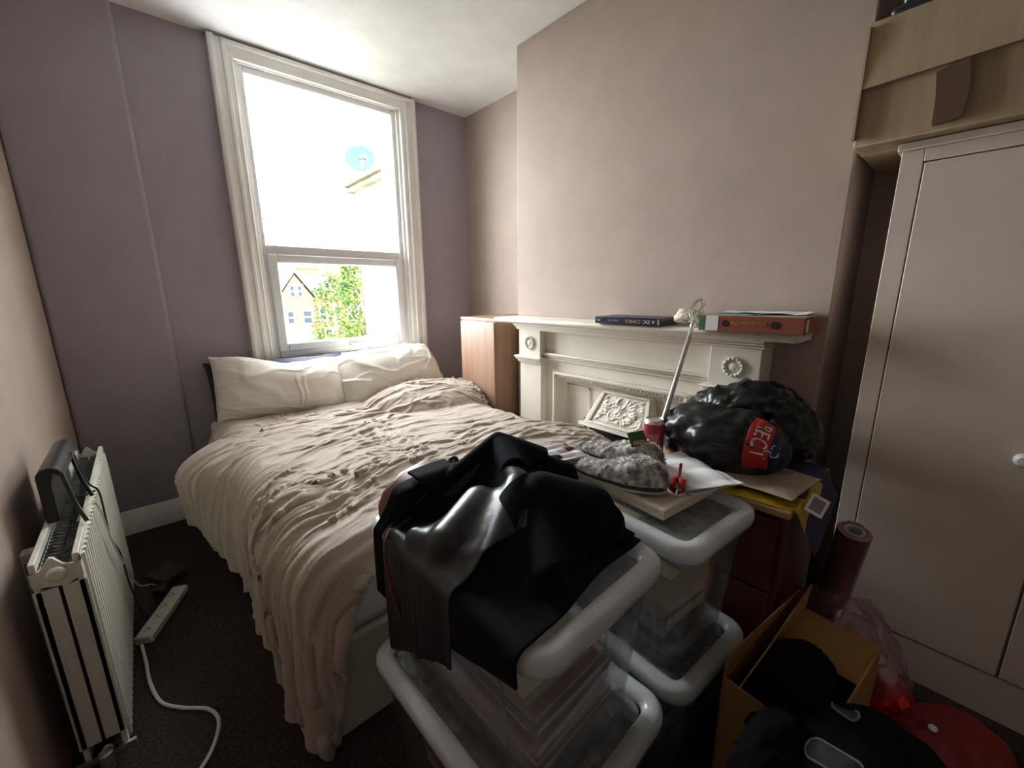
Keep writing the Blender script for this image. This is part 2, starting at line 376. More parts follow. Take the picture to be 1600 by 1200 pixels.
o = MB().box(8.0, 36.4, -8, 10.6, 38.6, -2.2).build('wall', M_render, w_ext); o.matrix_parent_inverse = Matrix.Translation((-9.5, -36.5, 8))
o = MB().prism([(36.2, -2.2), (38.8, -2.2), (38.8, -1.3)], 7.8, 10.9, axis=0).build('roof', M_slate, w_ext); o.matrix_parent_inverse = Matrix.Translation((-9.5, -36.5, 8))
tag(MB().box(6, 33.8, -8, 16, 34.05, -2.45).build('garden_wall', M_brick), 'low brick garden wall in front of the far houses', 'wall')
def tree(name, x, y, base, top, spread, label, n=3600, sd=1, cz=None):
    t = thing(name, label, 'tree', (x, y, base), group='garden trees outside')
    rnd = random.Random(sd); hh = top-base
    mb = MB(); mb.tube([(0, 0, 0), (.1, 0, hh*.5), (0, .1, hh*.95)], lambda q: .16*(1-q*.85), 8)
    for k in range(9):
        a = rnd.uniform(0, 6.28); z = hh*rnd.uniform(.4, .8); l = spread*rnd.uniform(.5, .9)
        mb.tube([(.05, 0, z), (l*.5*math.cos(a), l*.5*math.sin(a), z+.5), (l*math.cos(a), l*math.sin(a), z+1.1)], lambda q: .05*(1-q*.8), 5)
    mb.build('trunk', M_bark, t)
    bm = bmesh.new()
    for k in range(n):
        z = rnd.uniform(.25, 1); rr = spread*math.sin(PI*min(1, (1-z)*1.1+.12))**.6*math.sqrt(rnd.random())
        a = rnd.uniform(0, 6.28); p = Vector((rr*math.cos(a), rr*math.sin(a), z*hh))
        if noise.noise(p*.9+Vector((sd*9, 0, 0))) < -.08: continue
        s = rnd.uniform(.06, .13); q = Matrix.Rotation(rnd.uniform(0, 6.3), 3, 'X') @ Matrix.Rotation(rnd.uniform(0, 6.3), 3, 'Z')
        bm.faces.new([bm.verts.new(p+q @ Vector(c)*s) for c in ((-1, 0, 0), (0, -.55, .1), (1.2, 0, 0), (0, .55, .1))])
    me = bpy.data.meshes.new('foliage'); bm.to_mesh(me); bm.free(); finish('foliage', me, M_leaf, t)
    return t
tree('garden_tree', 8.1, 24.0, -8, 2.35, 1.25, 'slim leafy green tree in the middle of the lower window pane', 4200, 3)
tree('garden_tree', 8.3, 20.6, -4.2, 3.2, 1.0, 'taller bushy green tree growing beside the white rendered wing', 4600, 5)
# rendered wing of the neighbouring building, with stone coping and dish
wing = thing('rendered_house_wing', 'white rendered side wing of a building close outside the window', 'building', (3.4, 8.3, -8))
def LW(o, p=(3.4, 8.3, -8)): o.matrix_parent_inverse = Matrix.Translation((-p[0], -p[1], -p[2])); return o
LW(MB().box(3.4, 4.2, -8, 7.5, 8.25, 3.16).build('wall', M_render, wing))
mb = MB(); mb.box(3.27, 4.2, 3.16, 7.5, 8.37, 3.22); mb.box(3.22, 4.2, 3.26, 7.5, 8.42, 3.33); mb.box(3.3, 4.2, 3.2, 7.4, 8.3, 3.28)
LW(mb.build('coping', M_stone, wing))
dish = thing('satellite_dish', 'grey satellite dish standing on the wing roof edge', 'satellite dish', (3.42, 7.9, 3.33))
dm = Matrix.Translation((-.0, .05, .34)) @ Matrix.Rotation(R(-30), 4, 'Z') @ Matrix.Rotation(R(66), 4, 'X')
MB().lathe([(.27, .065), (.225, .045), (.15, .018), (.07, .004), (.001, 0)], 28, dm, cap=False).build('reflector', M_dish, dish, solid=.006)
MB().tube([(0, .0, -.0), (0, .0, .2), (0, .05, .32)], .018, 8).tube([(0, .02, .22), (-.1, -.22, .12), (-.1, -.30, .28)], .010, 6).build('arm', M_metal, dish)
MB().box(-.14, -.34, .26, -.06, -.27, .33).build('receiver', M_black, dish, bevel=.01)

# ================================================================ FIREPLACE
fp = thing('fireplace', 'cream painted period fireplace with mantel shelf on the chimney breast', 'fireplace', (XB, 1.2, 0))
def fpart(name, mb, m=M_mantel, **k):
    k.setdefault('bevel', .003); o = mb.build(name, m, fp, **k); o.matrix_parent_inverse = Matrix.Translation((-XB, -1.2, 0)); return o
# shelf with rounded nose and moulding below
pr = [(XB, 1.113), (1.665, 1.113), (1.645, 1.118), (1.636, 1.128), (1.637, 1.140), (1.65, 1.147), (XB, 1.147)]
fpart('shelf', MB().prism(pr, .395, 2.01, axis=1), bevel=.006)
mb = MB()
for (dx, z0, z1) in ((.155, 1.10, 1.114), (.14, 1.088, 1.10), (.128, 1.075, 1.088)): mb.box(XB-dx, .505, z0, XB, 1.88, z1)
fpart('shelf_moulding', mb, bevel=.004)
# pilasters: block above, plinth column below
for (ya, yb, yc) in ((.505, .715, .61), (1.665, 1.865, 1.76)):
    pl = fpart('pilaster', MB().box(XB-.125, ya+.01, .905, XB, yb-.01, 1.08).box(XB-.115, ya+.01, 0, XB, yb-.01, .90), bevel=.003)
    mb = MB()
    for (dx, z0, z1) in ((.15, .905, .918), (.142, .893, .905), (.13, .878, .893)): mb.box(XB-dx, ya-(dx-.13)*.6, z0, XB, yb+(dx-.13)*.6, z1)
    fpart('pilaster_moulding', mb, bevel=.004)
    mx = Matrix.Translation((XB-.125, yc, 1.0)) @ Matrix.Rotation(R(-90), 4, 'Y')
    mb = MB(); n = 24
    ringp = []
    mb.lathe([(.040, -.002), (.040, .004), (.036, .009), (.030, .009), (.027, .004), (.027, .001), (.018, .001), (.016, .006), (.008, .009), (.001, .009)], 28, mx, cap=False)
    for k in range(14):
        a = 2*PI*k/14; mb.lathe([(.001, -.001), (.006, .005), (.005, .011), (.001, .013)], 8, mx @ Matrix.Translation((.034*math.cos(a), .034*math.sin(a), 0)), cap=False)
    fpart('medallion', mb, bevel=0)
# frieze between the pilasters, side infill and top architrave
mb = MB(); mb.box(XB-.075, .70, .845, XB, 1.68, 1.08)
fpart('frieze', mb)
mb = MB()
for (dx, z0, z1) in ((.105, .935, .948), (.095, .922, .935), (.085, .905, .922)): mb.box(XB-dx, .70, z0, XB, 1.68, z1)
fpart('frieze_moulding', mb, bevel=.004)
fpart('jamb', MB().box(XB-.075, .70, 0, XB, .80, .85)); fpart('jamb', MB().box(XB-.075, 1.575, 0, XB, 1.68, .85))
# raised beaded border of the cast insert
IY0, IY1, IZ = .79, 1.585, .845
mb = MB(); e = XB-.075
mb.box(e-.035, IY0, IZ-.012, e+.02, IY1, IZ); mb.box(e-.035, IY0, 0, e+.02, IY0+.012, IZ-.012); mb.box(e-.035, IY1-.012, 0, e+.02, IY1, IZ-.012)
pw = .05
mb.prism([(e-.03, IZ-.012), (e+.01, IZ-.012), (e+.03, IZ-.012-pw), (e+.025, IZ-.012-pw)], IY0+.012, IY1-.012, axis=1)
for s, y in ((1, IY0+.012), (-1, IY1-.012)): mb.prism([(e-.03, y), (e+.01, y), (e+.03, y+s*pw), (e+.025, y+s*pw)], 0, IZ-.012, axis=2)
fpart('insert_border', mb)
mb = MB(); k = 0
rnd = random.Random(2)
for i in range(40):
    y = IY0+.02+(IY1-IY0-.04)*i/39
    for j in range(2):
        mx = Matrix.Translation((e-.018+j*.022, y+(j*.006), IZ-.022-j*.02)) @ Matrix.Diagonal((.009, .009, .009, 1))
        bmesh.ops.create_icosphere(mb.bm, subdivisions=1, radius=1, matrix=mx)
fpart('border_beading', mb, bevel=0)
# inner iron surround
mb = MB(); b0 = XB-.045
mb.box(b0, IY0+.05, 0, XB-.02, 1.0, IZ-.06); mb.box(b0, 1.34, 0, XB-.02, IY1-.05, IZ-.06); mb.box(b0, 1.0, .62, XB-.02, 1.34, IZ-.06)
fpart('insert_panel', mb)
for (ya, yb) in ((IY0+.06, .94), (1.36, IY1-.06)):
    mb = MB()
    mb.box(b0-.008, ya, .12, b0, ya+.012, IZ-.07); mb.box(b0-.008, yb-.012, .12, b0, yb, IZ-.07); mb.box(b0-.008, ya, IZ-.082, b0, yb, IZ-.07)
    fpart('panel_beading', mb, bevel=.002)
fpart('fire_opening', MB().box(b0-.001, .93, 0, b0+.002, 1.40, .60), M_dkgap, bevel=0)
# canopy hood leaning out, with relief plaque
def hoodpt(s, t, d=0):   # s across 0..1 (low y to high y), t down 0..1, d outward
    y = (.985+.27*s)*(1-t)+(1.02+.36*s-.035)*t if False else None
    ya = .975*(1-t)+.93*t; yb = 1.265*(1-t)+1.34*t
    x = (b0-.015)*(1-t)+(b0-.095)*t; z = .79*(1-t)+.60*t
    nx, nz = -.19, .08; l = math.hypot(nx, nz)
    return Vector((x+nx/l*d, ya+(yb-ya)*s, z+nz/l*d))
mb = MB(); mb.rings([[hoodpt(0, 0), hoodpt(1, 0), hoodpt(1, 1), hoodpt(0, 1)], [Vector((XB-.03, hoodpt(0, 0).y, .79)), Vector((XB-.03, hoodpt(1, 0).y, .79)), Vector((XB-.03, hoodpt(1, 1).y, .60)), Vector((XB-.03, hoodpt(0, 1).y, .60))]])
hood = fpart('hood', mb, bevel=.004)
mb = MB()
for (s0, t0, s1, t1) in ((.04, .04, .96, .10), (.04, .88, .96, .94), (.04, .10, .10, .88), (.90, .10, .96, .88)):
    mb.rings([[hoodpt(s0, t0), hoodpt(s1, t0), hoodpt(s1, t1), hoodpt(s0, t1)], [hoodpt(s0, t0, .010), hoodpt(s1, t0, .010), hoodpt(s1, t1, .010), hoodpt(s0, t1, .010)]])
fpart('plaque_frame', mb, bevel=.003)
n, q = 90, 60; G = np.zeros((n, q, 3))
for i in range(n):
    for j in range(q):
        s, t = .12+.76*i/(n-1), .12+.74*j/(q-1)
        a = noise.noise(Vector((s*9, t*7, 1))); b = abs(noise.noise(Vector((s*16+2*a, t*12+1.5*a, 4))))
        c = math.sin((s-.5)*26+math.sin(t*9+a*3)*2.2)*math.sin(t*22+a*4)
        ed = min(1, min(i, n-1-i, j, q-1-j)/5)
        G[i, j] = hoodpt(s, t, (.002+.010*max(0, .5*c+.9*(.3-b)+.15))*ed)
o = grid_obj('relief_plaque', G, M_mantel, fp); o.matrix_parent_inverse = Matrix.Translation((-XB, -1.2, 0))
mb = MB()
for k in range(2): mb.rings([[hoodpt(-.03-.02*k, 1-.05*k, .012), hoodpt(1.03+.02*k, 1-.05*k, .012), hoodpt(1.03+.02*k, 1.05-.05*k, .012), hoodpt(-.03-.02*k, 1.05-.05*k, .012)], [hoodpt(-.03, 1-.05*k, -.03), hoodpt(1.03, 1-.05*k, -.03), hoodpt(1.03, 1.05-.05*k, -.03), hoodpt(-.03, 1.05-.05*k, -.03)]])
fpart('hood_lip', mb, bevel=.003)

# ---------------------------------------------------------------- cabinet in the alcove
cb = thing('wooden_cabinet', 'narrow brown wooden cabinet standing in the alcove beside the fireplace', 'cabinet', (1.93, 2.25, 0))
def rel(o, p): o.matrix_parent_inverse = Matrix.Translation((-p[0], -p[1], -p[2])); return o
rel(MB().box(1.70, 2.06, 0, 2.17, 2.44, 1.112).build('carcass', M_wood, cb, bevel=.002), (1.93, 2.25, 0))
rel(MB().box(1.695, 2.05, 1.112, 2.175, 2.45, 1.13).build('top', M_wood, cb, bevel=.002), (1.93, 2.25, 0))
rel(MB().box(1.684, 2.065, .06, 1.70, 2.435, 1.105).build('door', M_wood, cb, bevel=.002), (1.93, 2.25, 0))

# ================================================================ WARDROBE and boxes on it
WF = 1.76
wd = thing('wardrobe', 'cream painted wardrobe with round knob at the right', 'wardrobe', (WF, -.2, 0))
def wr(o): return rel(o, (WF, -.2, 0))
mb = MB(); mb.box(WF+.018, -.66, 0, 2.17, .215, 1.70)
wr(mb.build('carcass', M_wardrobe, wd, bevel=.002))
mb = MB(); mb.box(WF, .175, 0, WF+.02, .225, 1.69); mb.box(WF, -.67, 1.655, WF+.02, .175, 1.69); mb.box(WF, -.67, 0, WF+.02, .175, .145); mb.box(WF, -.67, .145, WF+.02, -.63, 1.655)
wr(mb.build('face_frame', M_wardrobe, wd, bevel=.002))
wr(MB().box(WF-.008, -.68, 1.69, 2.175, .235, 1.712).build('top', M_wardrobe, wd, bevel=.003))
for (ya, yb, ky) in ((-.205, .171, -.145), (-.626, -.211, -.27)):
    d = wr(MB().box(WF-.003, ya, .15, WF+.017, yb, 1.650).build('door', M_wardrobe, wd, bevel=.002))
    kb = MB().lathe([(.001, .042), (.012, .041), (.019, .034), (.020, .026), (.012, .016), (.009, .0)], 20, Matrix.Translation((WF-.003, ky, .835)) @ Matrix.Rotation(R(-90), 4, 'Y')).build('knob', M_gloss, d)
    kb.matrix_parent_inverse = Matrix()
# cardboard box with flap and tape
bx = thing('cardboard_box', 'large brown cardboard box taped and lying on top of the wardrobe', 'box', (1.9, 0, 1.713))
def br(o): return rel(o, (1.9, 0, 1.713))
BX0, BY0, BY1, BZ0, BZ1 = 1.705, -.55, .335, 1.715, 2.04
br(MB().box(BX0, BY0, BZ0, 1.815, BY1, BZ1).box(1.815, BY0, BZ0, 2.16, BY1, BZ1).build('box_body', M_card, bx, bevel=.004))
mb = MB(); mb.rings([[Vector((BX0-.004, BY1, BZ1+.003)), Vector((BX0-.004, BY0, BZ1+.003)), Vector((BX0-.010, BY0, 1.905)), Vector((BX0-.018, BY1-.0, 1.868))],
                     [Vector((BX0-.0005, BY1, BZ1+.003)), Vector((BX0-.0005, BY0, BZ1+.003)), Vector((BX0-.006, BY0, 1.905)), Vector((BX0-.014, BY1-.0, 1.868))]])
br(mb.build('flap', M_card, bx))
br(MB().box(BX0, BY1-.012, BZ1, 2.16, BY1+.0, BZ1+.004).box(BX0-.02, BY1-.003, 1.735, BX0+.01, BY1+.003, 2.03).build('edge_flap', M_card, bx))
mb = MB(); mb.rings([[Vector((BX0-.020, y, z)) for y, z in ((.175, 1.86), (.115, 1.875), (.105, 1.80), (.11, 1.735), (.165, 1.73), (.168, 1.80))], [Vector((BX0-.0005, y, z)) for y, z in ((.175, 1.86), (.115, 1.875), (.105, 1.80), (.11, 1.735), (.165, 1.73), (.168, 1.80))]])
br(mb.build('tape', M_tape, bx))
b2 = thing('black_case', 'black plastic case resting on top of the cardboard box', 'case', (1.85, .0, 2.045))
o = MB().box(1.72, -.5, 2.046, 2.10, .30, 2.075).box(1.74, -.48, 2.075, 2.08, .28, 2.16).build('case_body', M_black, b2, bevel=.012); rel(o, (1.85, 0, 2.045))
# second flattened box piece standing behind the first at the left
b3 = tag(MB().box(1.72, .337, 1.83, 1.80, .343, 2.02).build('cardboard_sheet', M_card_in), 'dark cardboard piece standing behind the left end of the large box', 'cardboard')

# ================================================================ RADIATOR
RX0, RX1, RY0, RY1, RZ0, RZ1 = -.30, -.20, 1.41, 2.41, .06, .67
rad = thing('radiator', 'cream double panel radiator fixed low on the left wall', 'radiator', (-.25, 1.9, RZ0))
def rr_(o): return rel(o, (-.25, 1.9, RZ0))
def panel(x, s):
    n = 30; pts = []
    w = (RY1-RY0-.06)/n
    for i in range(n):
        y = RY0+.03+w*i; pts += [(x, y), (x+s*.007, y+w*.15), (x+s*.007, y+w*.5), (x, y+w*.65)]
    pts = [(x, RY0)]+pts+[(x, RY1), (x-s*.012, RY1), (x-s*.012, RY0)]
    return MB().prism(pts, RZ0, RZ1-.02, axis=2).box(min(x, x-s*.012), RY0, RZ1-.03, max(x, x-s*.012), RY1, RZ1)
rr_(panel(RX1-.007, 1).build('front_panel', M_rad, rad, bevel=.0015))
rr_(panel(RX0+.007, -1).build('back_panel', M_rad, rad, bevel=.0015))
for y, nm in ((RY0, 'end_cover'), (RY1-.004, 'end_cover')):
    mb = MB(); mb.box(RX0+.003, y, RZ0+.05, RX0+.046, y+.004, RZ1-.075); mb.box(RX0+.053, y, RZ0+.05, RX1-.003, y+.004, RZ1-.075); rr_(mb.build('end_cover', M_rad, rad, bevel=.001))
    # top strap with its wavy outline and screw cap
    pts = [(RX0+.006, RZ1-.005)]+[(RX0+.006+(RX1-RX0-.012)*t, RZ1-.035+.03*math.exp(-((t-.45)/.16)**2)-.0*t) for t in [i/14 for i in range(15)]]+[(RX1-.006, RZ1-.005), (RX1-.006, RZ1-.06)]+[(RX0+.06, RZ1-.075), (RX0+.006, RZ1-.06)]
    rr_(MB().prism([(a, b+.012 if i < 16 else b) for i, (a, b) in enumerate(pts)], y-.003, y+.006, axis=1).build('end_strap', M_rad, rad))
rr_(MB().lathe([(.017, 0), (.017, .012), (.012, .018), (.001, .018)], 18, Matrix.Translation((RX0+.05, RY0-.003, RZ1-.035)) @ Matrix.Rotation(R(90), 4, 'X')).build('bleed_cap', M_rad, rad, bevel=.002))
mb = MB()
for i in range(44):
    y = RY0+.03+i*(RY1-RY0-.06)/43
    mb.prism([(RX0+.014, y), (RX0+.030, y+.009), (RX0+.046, y), (RX0+.046, y+.002), (RX0+.030, y+.011), (RX0+.014, y+.002)], RZ0+.04, RZ1-.03, axis=2)
    mb.prism([(RX0+.053, y), (RX0+.068, y+.009), (RX1-.018, y), (RX1-.018, y+.002), (RX0+.068, y+.011), (RX0+.053, y+.002)], RZ0+.04, RZ1-.03, axis=2)
rr_(mb.build('convector_fins', M_fin, rad))
rr_(MB().box(RX0+.047, RY0+.004, RZ0+.05, RX0+.051, RY1-.01, RZ1-.05).build('inner_gap', M_dkgap, rad))
mb = MB(); mb.tube([(-.25, RY0+.03, .0), (-.25, RY0+.03, .05), (-.25, RY0+.005, .075)], .010, 10); mb.lathe([(.016, 0), (.016, .05), (.010, .055)], 12, Matrix.Translation((-.25, RY0-.03, .045)))
mb.tube([(-.25, RY0-.03, 0), (-.25, RY0-.03, .05)], .008, 8); mb.box(-.31, RY0-.012, .06, -.19, RY0-.002, .075)
rr_(mb.build('valve', M_metal, rad))
for y in (1.6, 2.2): rr_(MB().box(XL+.001, y, .10, RX0+.002, y+.04, .62).build('wall_bracket', M_rad, rad))
# black rounded plastic holder standing on the radiator
hk = thing('black_plastic_holder', 'black plastic holder with rounded top stood on the radiator', 'holder', (-.247, 1.80, RZ1))
pr = [(-.038, 0), (-.038, .13)]+[(-.012+.026*math.cos(R(a)), .135+.026*math.sin(R(a))) for a in range(180, -1, -20)]+[(.018, .125), (.012, .125)]+[(-.012+.020*math.cos(R(a)), .133+.020*math.sin(R(a))) for a in range(0, 181, 20)][0:0]+[(.006, .134), (-.004, .145), (-.012, .11), (-.012, 0)]
MB().prism(pr, -.15, .17, axis=1).build('shell', M_black, hk, bevel=.004)
for y in (-.14, .06): MB().tube([(.012, y, .14), (.028, y-.04, .06), (.046, y-.07, .005)], .005, 8).build('leg', M_black, hk)
MB().tube([(-.0, -.02, .02), (.03, -.0, .01), (.05, .02, .01)], .004, 6).build('strut', M_black, hk)

# ================================================================ cables and power strip
M_cw = mat('white_cable', (.62, .58, .52), .5); M_cb = mat('black_cable', (.015, .015, .015), .5)
ang = math.atan2(2.18-1.93, -.06+.18)
ps = thing('power_strip', 'white socket strip lying on the carpet beside the radiator', 'power strip', (-.115, 2.05, .001), ang)
MB().box(-.15, -.03, 0, .15, .03, .032).build('strip_body', M_cw, ps, bevel=.006)
for k in range(4):
    x = -.105+k*.065
    MB().box(x-.004, -.003, .0315, x+.004, .003, .0326).box(x-.012, .008, .0315, x-.007, .012, .0326).box(x+.007, .008, .0315, x+.012, .012, .0326).build('socket', M_dkgap, ps)
tag(MB().box(0, 0, 0, .05, .05, .04).build('plug', M_black, bevel=.008), 'black plug adapter standing in the far end of the socket strip', 'plug')
bpy.data.objects['plug'].location = (-.10, 2.13, .035); bpy.data.objects['plug'].rotation_euler = (0, 0, ang)
tag(MB().box(-.05, -.07, 0, .05, .07, .045).build('power_adapter', M_black, bevel=.01), 'black power brick lying on the carpet behind the socket strip', 'power adapter')
bpy.data.objects['power_adapter'].location = (-.09, 2.33, .0); bpy.data.objects['power_adapter'].rotation_euler = (0, 0, .5)
tag(MB().tube([(-.185, 1.90, .012), (-.175, 1.80, .008), (-.165, 1.68, .006), (-.14, 1.57, .006), (-.09, 1.50, .006), (-.03, 1.44, .006), (-.01, 1.37, .006), (-.04, 1.28, .006), (-.12, 1.18, .006), (-.17, 1.05, .006)], .0055, 8).build('power_cable', M_cw), 'white cable curling over the carpet from the socket strip', 'cable')
tag(MB().tube([(-.24, 1.95, .79), (-.212, 1.86, .70), (-.190, 1.84, .66), (-.186, 1.80, .52), (-.182, 1.90, .40), (-.184, 1.98, .22), (-.17, 2.02, .06), (-.14, 2.06, .04)], .003, 6).build('black_lead', M_cb), 'thin black lead hanging down the front of the radiator', 'cable')
tag(MB().tube([(-.225, 1.63, .665), (-.205, 1.66, .69), (-.188, 1.72, .665), (-.184, 1.80, .5), (-.182, 1.95, .32), (-.17, 2.08, .16), (-.14, 2.16, .10), (-.13, 2.18, .08)], .003, 6).build('pale_lead', M_cw), 'thin pale lead looping over the radiator down to the socket strip', 'cable')

# ================================================================ BED
bed = thing('bed', 'double divan bed with cream base pushed under the window', 'bed', (.9, 2.0, 0))
def bd(o): return rel(o, (.9, 2.0, 0))
bd(MB().prism([(x+.895, y+2.015) for x, y in rrect(1.36, 1.90, .05)], .0, .32, axis=2).build('divan_base', M_sheet, bed, bevel=.01))
bd(MB().prism([(x+.895, y+2.015) for x, y in rrect(1.38, 1.90, .07)], .322, .57, axis=2).build('mattress', mat('white_mattress_sheet', (.76, .75, .74), .8, bump=(14, .4), bdist=.01), bed, bevel=.04, seg=4))

# ---------------------------------------------------------------- duvet, draped by a small cloth solver
def duvet_mat():
    m = mat('taupe_duvet_cotton', (.46, .375, .325), .85, sheen=.15); nt = m.node_tree; b = nt.nodes['Principled BSDF']
    uv = nt.nodes.new('ShaderNodeUVMap'); mp = nt.nodes.new('ShaderNodeMapping'); nt.links.new(uv.outputs[0], mp.inputs[0])
    wv = nt.nodes.new('ShaderNodeTexWave'); wv.bands_direction = 'X'; wv.inputs['Scale'].default_value = 26; wv.inputs['Distortion'].default_value = .3
    nt.links.new(mp.outputs[0], wv.inputs['Vector'])
    rp = nt.nodes.new('ShaderNodeValToRGB'); rp.color_ramp.elements[0].color = (.405, .345, .285, 1); rp.color_ramp.elements[1].color = (.435, .37, .31, 1)
    nt.links.new(wv.outputs[0], rp.inputs[0]); nt.links.new(rp.outputs[0], b.inputs['Base Color'])
    n2 = nt.nodes.new('ShaderNodeTexNoise'); n2.inputs['Scale'].default_value = 60; n2.inputs['Detail'].default_value = 5
    mp2 = nt.nodes.new('ShaderNodeMapping'); mp2.inputs['Scale'].default_value = (.35, 1, 1); nt.links.new(uv.outputs[0], mp2.inputs[0]); nt.links.new(mp2.outputs[0], n2.inputs['Vector'])
    bn = nt.nodes.new('ShaderNodeBump'); bn.inputs['Strength'].default_value = .5; bn.inputs['Distance'].default_value = .006
    nt.links.new(n2.outputs[0], bn.inputs['Height']); nt.links.new(bn.outputs[0], b.inputs['Normal'])
    return m
def ell(Q, c, r):
    p = (Q-np.array(c))/np.array(r); k = np.linalg.norm(p, axis=-1)+1e-9
    g = p/np.array(r); gn = np.linalg.norm(g, axis=-1)+1e-9
    return (k-1)*k/gn, g/gn[..., None]
def make_collider(solids, mu=.6, floor=.01):
    def f(Q, P):
        for kind, c, b, rad in solids:
            d, N = sd_box(Q, c, b, rad) if kind == 'b' else ell(Q, c, b)
            Q = contact(Q, P, -d, N, mu)
        low = Q[..., 2] < floor; Q[low, 2] = floor
        return Q
    return f
def make_duvet():
    n, q = 184, 184
    u, v = np.meshgrid(np.linspace(0, 1, n), np.linspace(0, 1, q), indexing='ij')
    P = np.zeros((n, q, 3)); P[..., 0] = -.10+1.87*u; P[..., 1] = (.94-.03*np.clip((.35-u)*4, 0, 1))*(1-v)+2.59*v; P[..., 2] = .665
    L = np.stack([u*2.00, v*1.95], -1)
    X3 = np.stack([u*2, v*2, u*0], -1)
    # uneven bunching of the fabric
    P[..., 0] += .030*vnoise(X3, 2.3, 1)+.016*vnoise(X3, 7, 2); P[..., 1] += .055*vnoise(X3*np.array([.7, 1, 1]), 2.2, 3)+.026*vnoise(X3*np.array([.8, 1, 1]), 6, 4)+.005*vnoise(X3, 14, 24)
    P[..., 2] += .016*vnoise(X3*np.array([.5, 1.3, 1]), 8, 5)+.004*vnoise(X3, 22, 6)+.05*np.maximum(0, u-.7)*np.maximum(0, v-.6)
    sol = [('b', (.89, 2.02, .29), (.71, 1.01, .32), .13), ('e', (1.36, 2.38, .53), (.46, .36, .185), 0), ('e', (1.30, 1.30, .50), (.42, .40, .155), 0), ('e', (.62, 2.25, .50), (.6, .35, .13), 0), ('e', (.70, 1.45, .50), (.5, .3, .125), 0),
           ('b', (1.94, 2.25, .56), (.26, .22, .57), .01), ('b', (.565, .64, .38), (.225, .34, .37), .03)]
    P = pbd(P, L, make_collider(sol, .85), steps=90, iters=8, dt=.013, bend=.10, damp=.97, shear=.3)
    for _ in range(2):
        P[1:-1, 1:-1] += .5*((P[2:, 1:-1]+P[:-2, 1:-1]+P[1:-1, 2:]+P[1:-1, :-2])/4-P[1:-1, 1:-1])
    # twice the resolution, then the fine creases of the cotton
    def up(A):
        B = np.zeros((A.shape[0]*2-1,)+A.shape[1:]); B[::2] = A
        E_ = np.concatenate([A[:1], A, A[-1:]]); B[1::2] = (-E_[:-3]+9*E_[1:-2]+9*E_[2:-1]-E_[3:])/16
        return B
    P = up(P).transpose(1, 0, 2); P = up(P).transpose(1, 0, 2); n, q = P.shape[:2]
    u, v = np.meshgrid(np.linspace(0, 1, n), np.linspace(0, 1, q), indexing='ij')
    a = np.gradient(P, axis=0); b = np.gradient(P, axis=1); N = np.cross(a, b); N /= np.linalg.norm(N, axis=-1, keepdims=True)+1e-9
    X3 = np.stack([u*2.1, v*2.2, u*0], -1)
    side = np.clip((.32-u)*5, 0, 1)+.6*np.clip((.18-v)*6, 0, 1)
    wx = .10*vnoise(X3, 2.5, 51); wy = .55*np.maximum(0, 1.0-X3[..., 0])**1.5*np.clip(X3[..., 1]*.8, .3, 1)+.12*vnoise(X3, 2.5, 52)+.035*vnoise(X3, 7, 53)
    def ridge(sx, sy, seed, p=2.2): return np.maximum(0, 1-np.abs(vnoise(np.stack([(X3[..., 0]+wx)*sx, (X3[..., 1]+wy)*sy, u*0], -1), 1, seed))*1.6)**p
    m1 = np.clip(.5+.8*vnoise(X3, 3, 60), 0, 1); m2 = np.clip(.4+.9*vnoise(X3, 4, 61), 0, 1)
    d = .016*m1*ridge(2.6, 13, 54)+.011*m2*ridge(4.5, 22, 55)+.006*(1-m1)*ridge(9, 10, 56)+.0025*ridge(9, 34, 57)+.020*side*ridge(1.2, 9, 58, 1.6)+.010*side*ridge(2.2, 21, 59, 2)
    return P+N*d[..., None]
DP = make_duvet()
tag(grid_obj('duvet', DP, duvet_mat(), uvs=(2.16, 2.36), solid=.014), 'crumpled taupe duvet spread over the bed and hanging down its sides', 'duvet')

# ---------------------------------------------------------------- pillows, blown up with the same solver
def inflate(w, h, n, q, p=60, slack=1.0, steps=70, seed=0):
    u, v = np.meshgrid(np.linspace(0, 1, n), np.linspace(0, 1, q), indexing='ij')
    L = np.stack([u*w, v*h], -1); P = np.zeros((n, q, 3)); P[..., 0] = (u-.5)*w; P[..., 1] = (v-.5)*h
    X3 = np.stack([u, v, u*0+seed], -1); P[..., 2] = .01+.01*vnoise(X3, 12, seed)
    edge = np.zeros((n, q), bool); edge[0] = edge[-1] = True; edge[:, 0] = edge[:, -1] = True
    def force(P):
        a = np.gradient(P, axis=0); b = np.gradient(P, axis=1); N = np.cross(a, b); N /= np.linalg.norm(N, axis=-1, keepdims=True)+1e-9
        return N*p
    def col(Q, P0):
        Q[edge, 2] = 0; Q[..., 2] = np.maximum(Q[..., 2], 0); return Q
    return pbd(P, L, col, steps=steps, iters=8, dt=.01, g=0, bend=.05, damp=.93, force=force)
def cushion(name, P, m, flat=.55, depthfn=None, **k):
    n, q = P.shape[:2]; B = P.copy(); B[..., 2] *= -flat
    V = np.concatenate([P.reshape(-1, 3), B.reshape(-1, 3)]); idx = np.arange(n*q).reshape(n, q)
    f = np.stack([idx[:-1, :-1], idx[1:, :-1], idx[1:, 1:], idx[:-1, 1:]], -1).reshape(-1, 4)
    F_ = np.concatenate([f, f[:, ::-1]+n*q])
    if depthfn: V = depthfn(V)
    bm = bmesh.new(); vs = [bm.verts.new(v) for v in V.tolist()]
    for a in F_.tolist(): bm.faces.new([vs[i] for i in a])
    bmesh.ops.remove_doubles(bm, verts=bm.verts, dist=1e-5)
    me = bpy.data.meshes.new(name); bm.to_mesh(me); bm.free()
    return finish(name, me, m, smooth=180, **k)
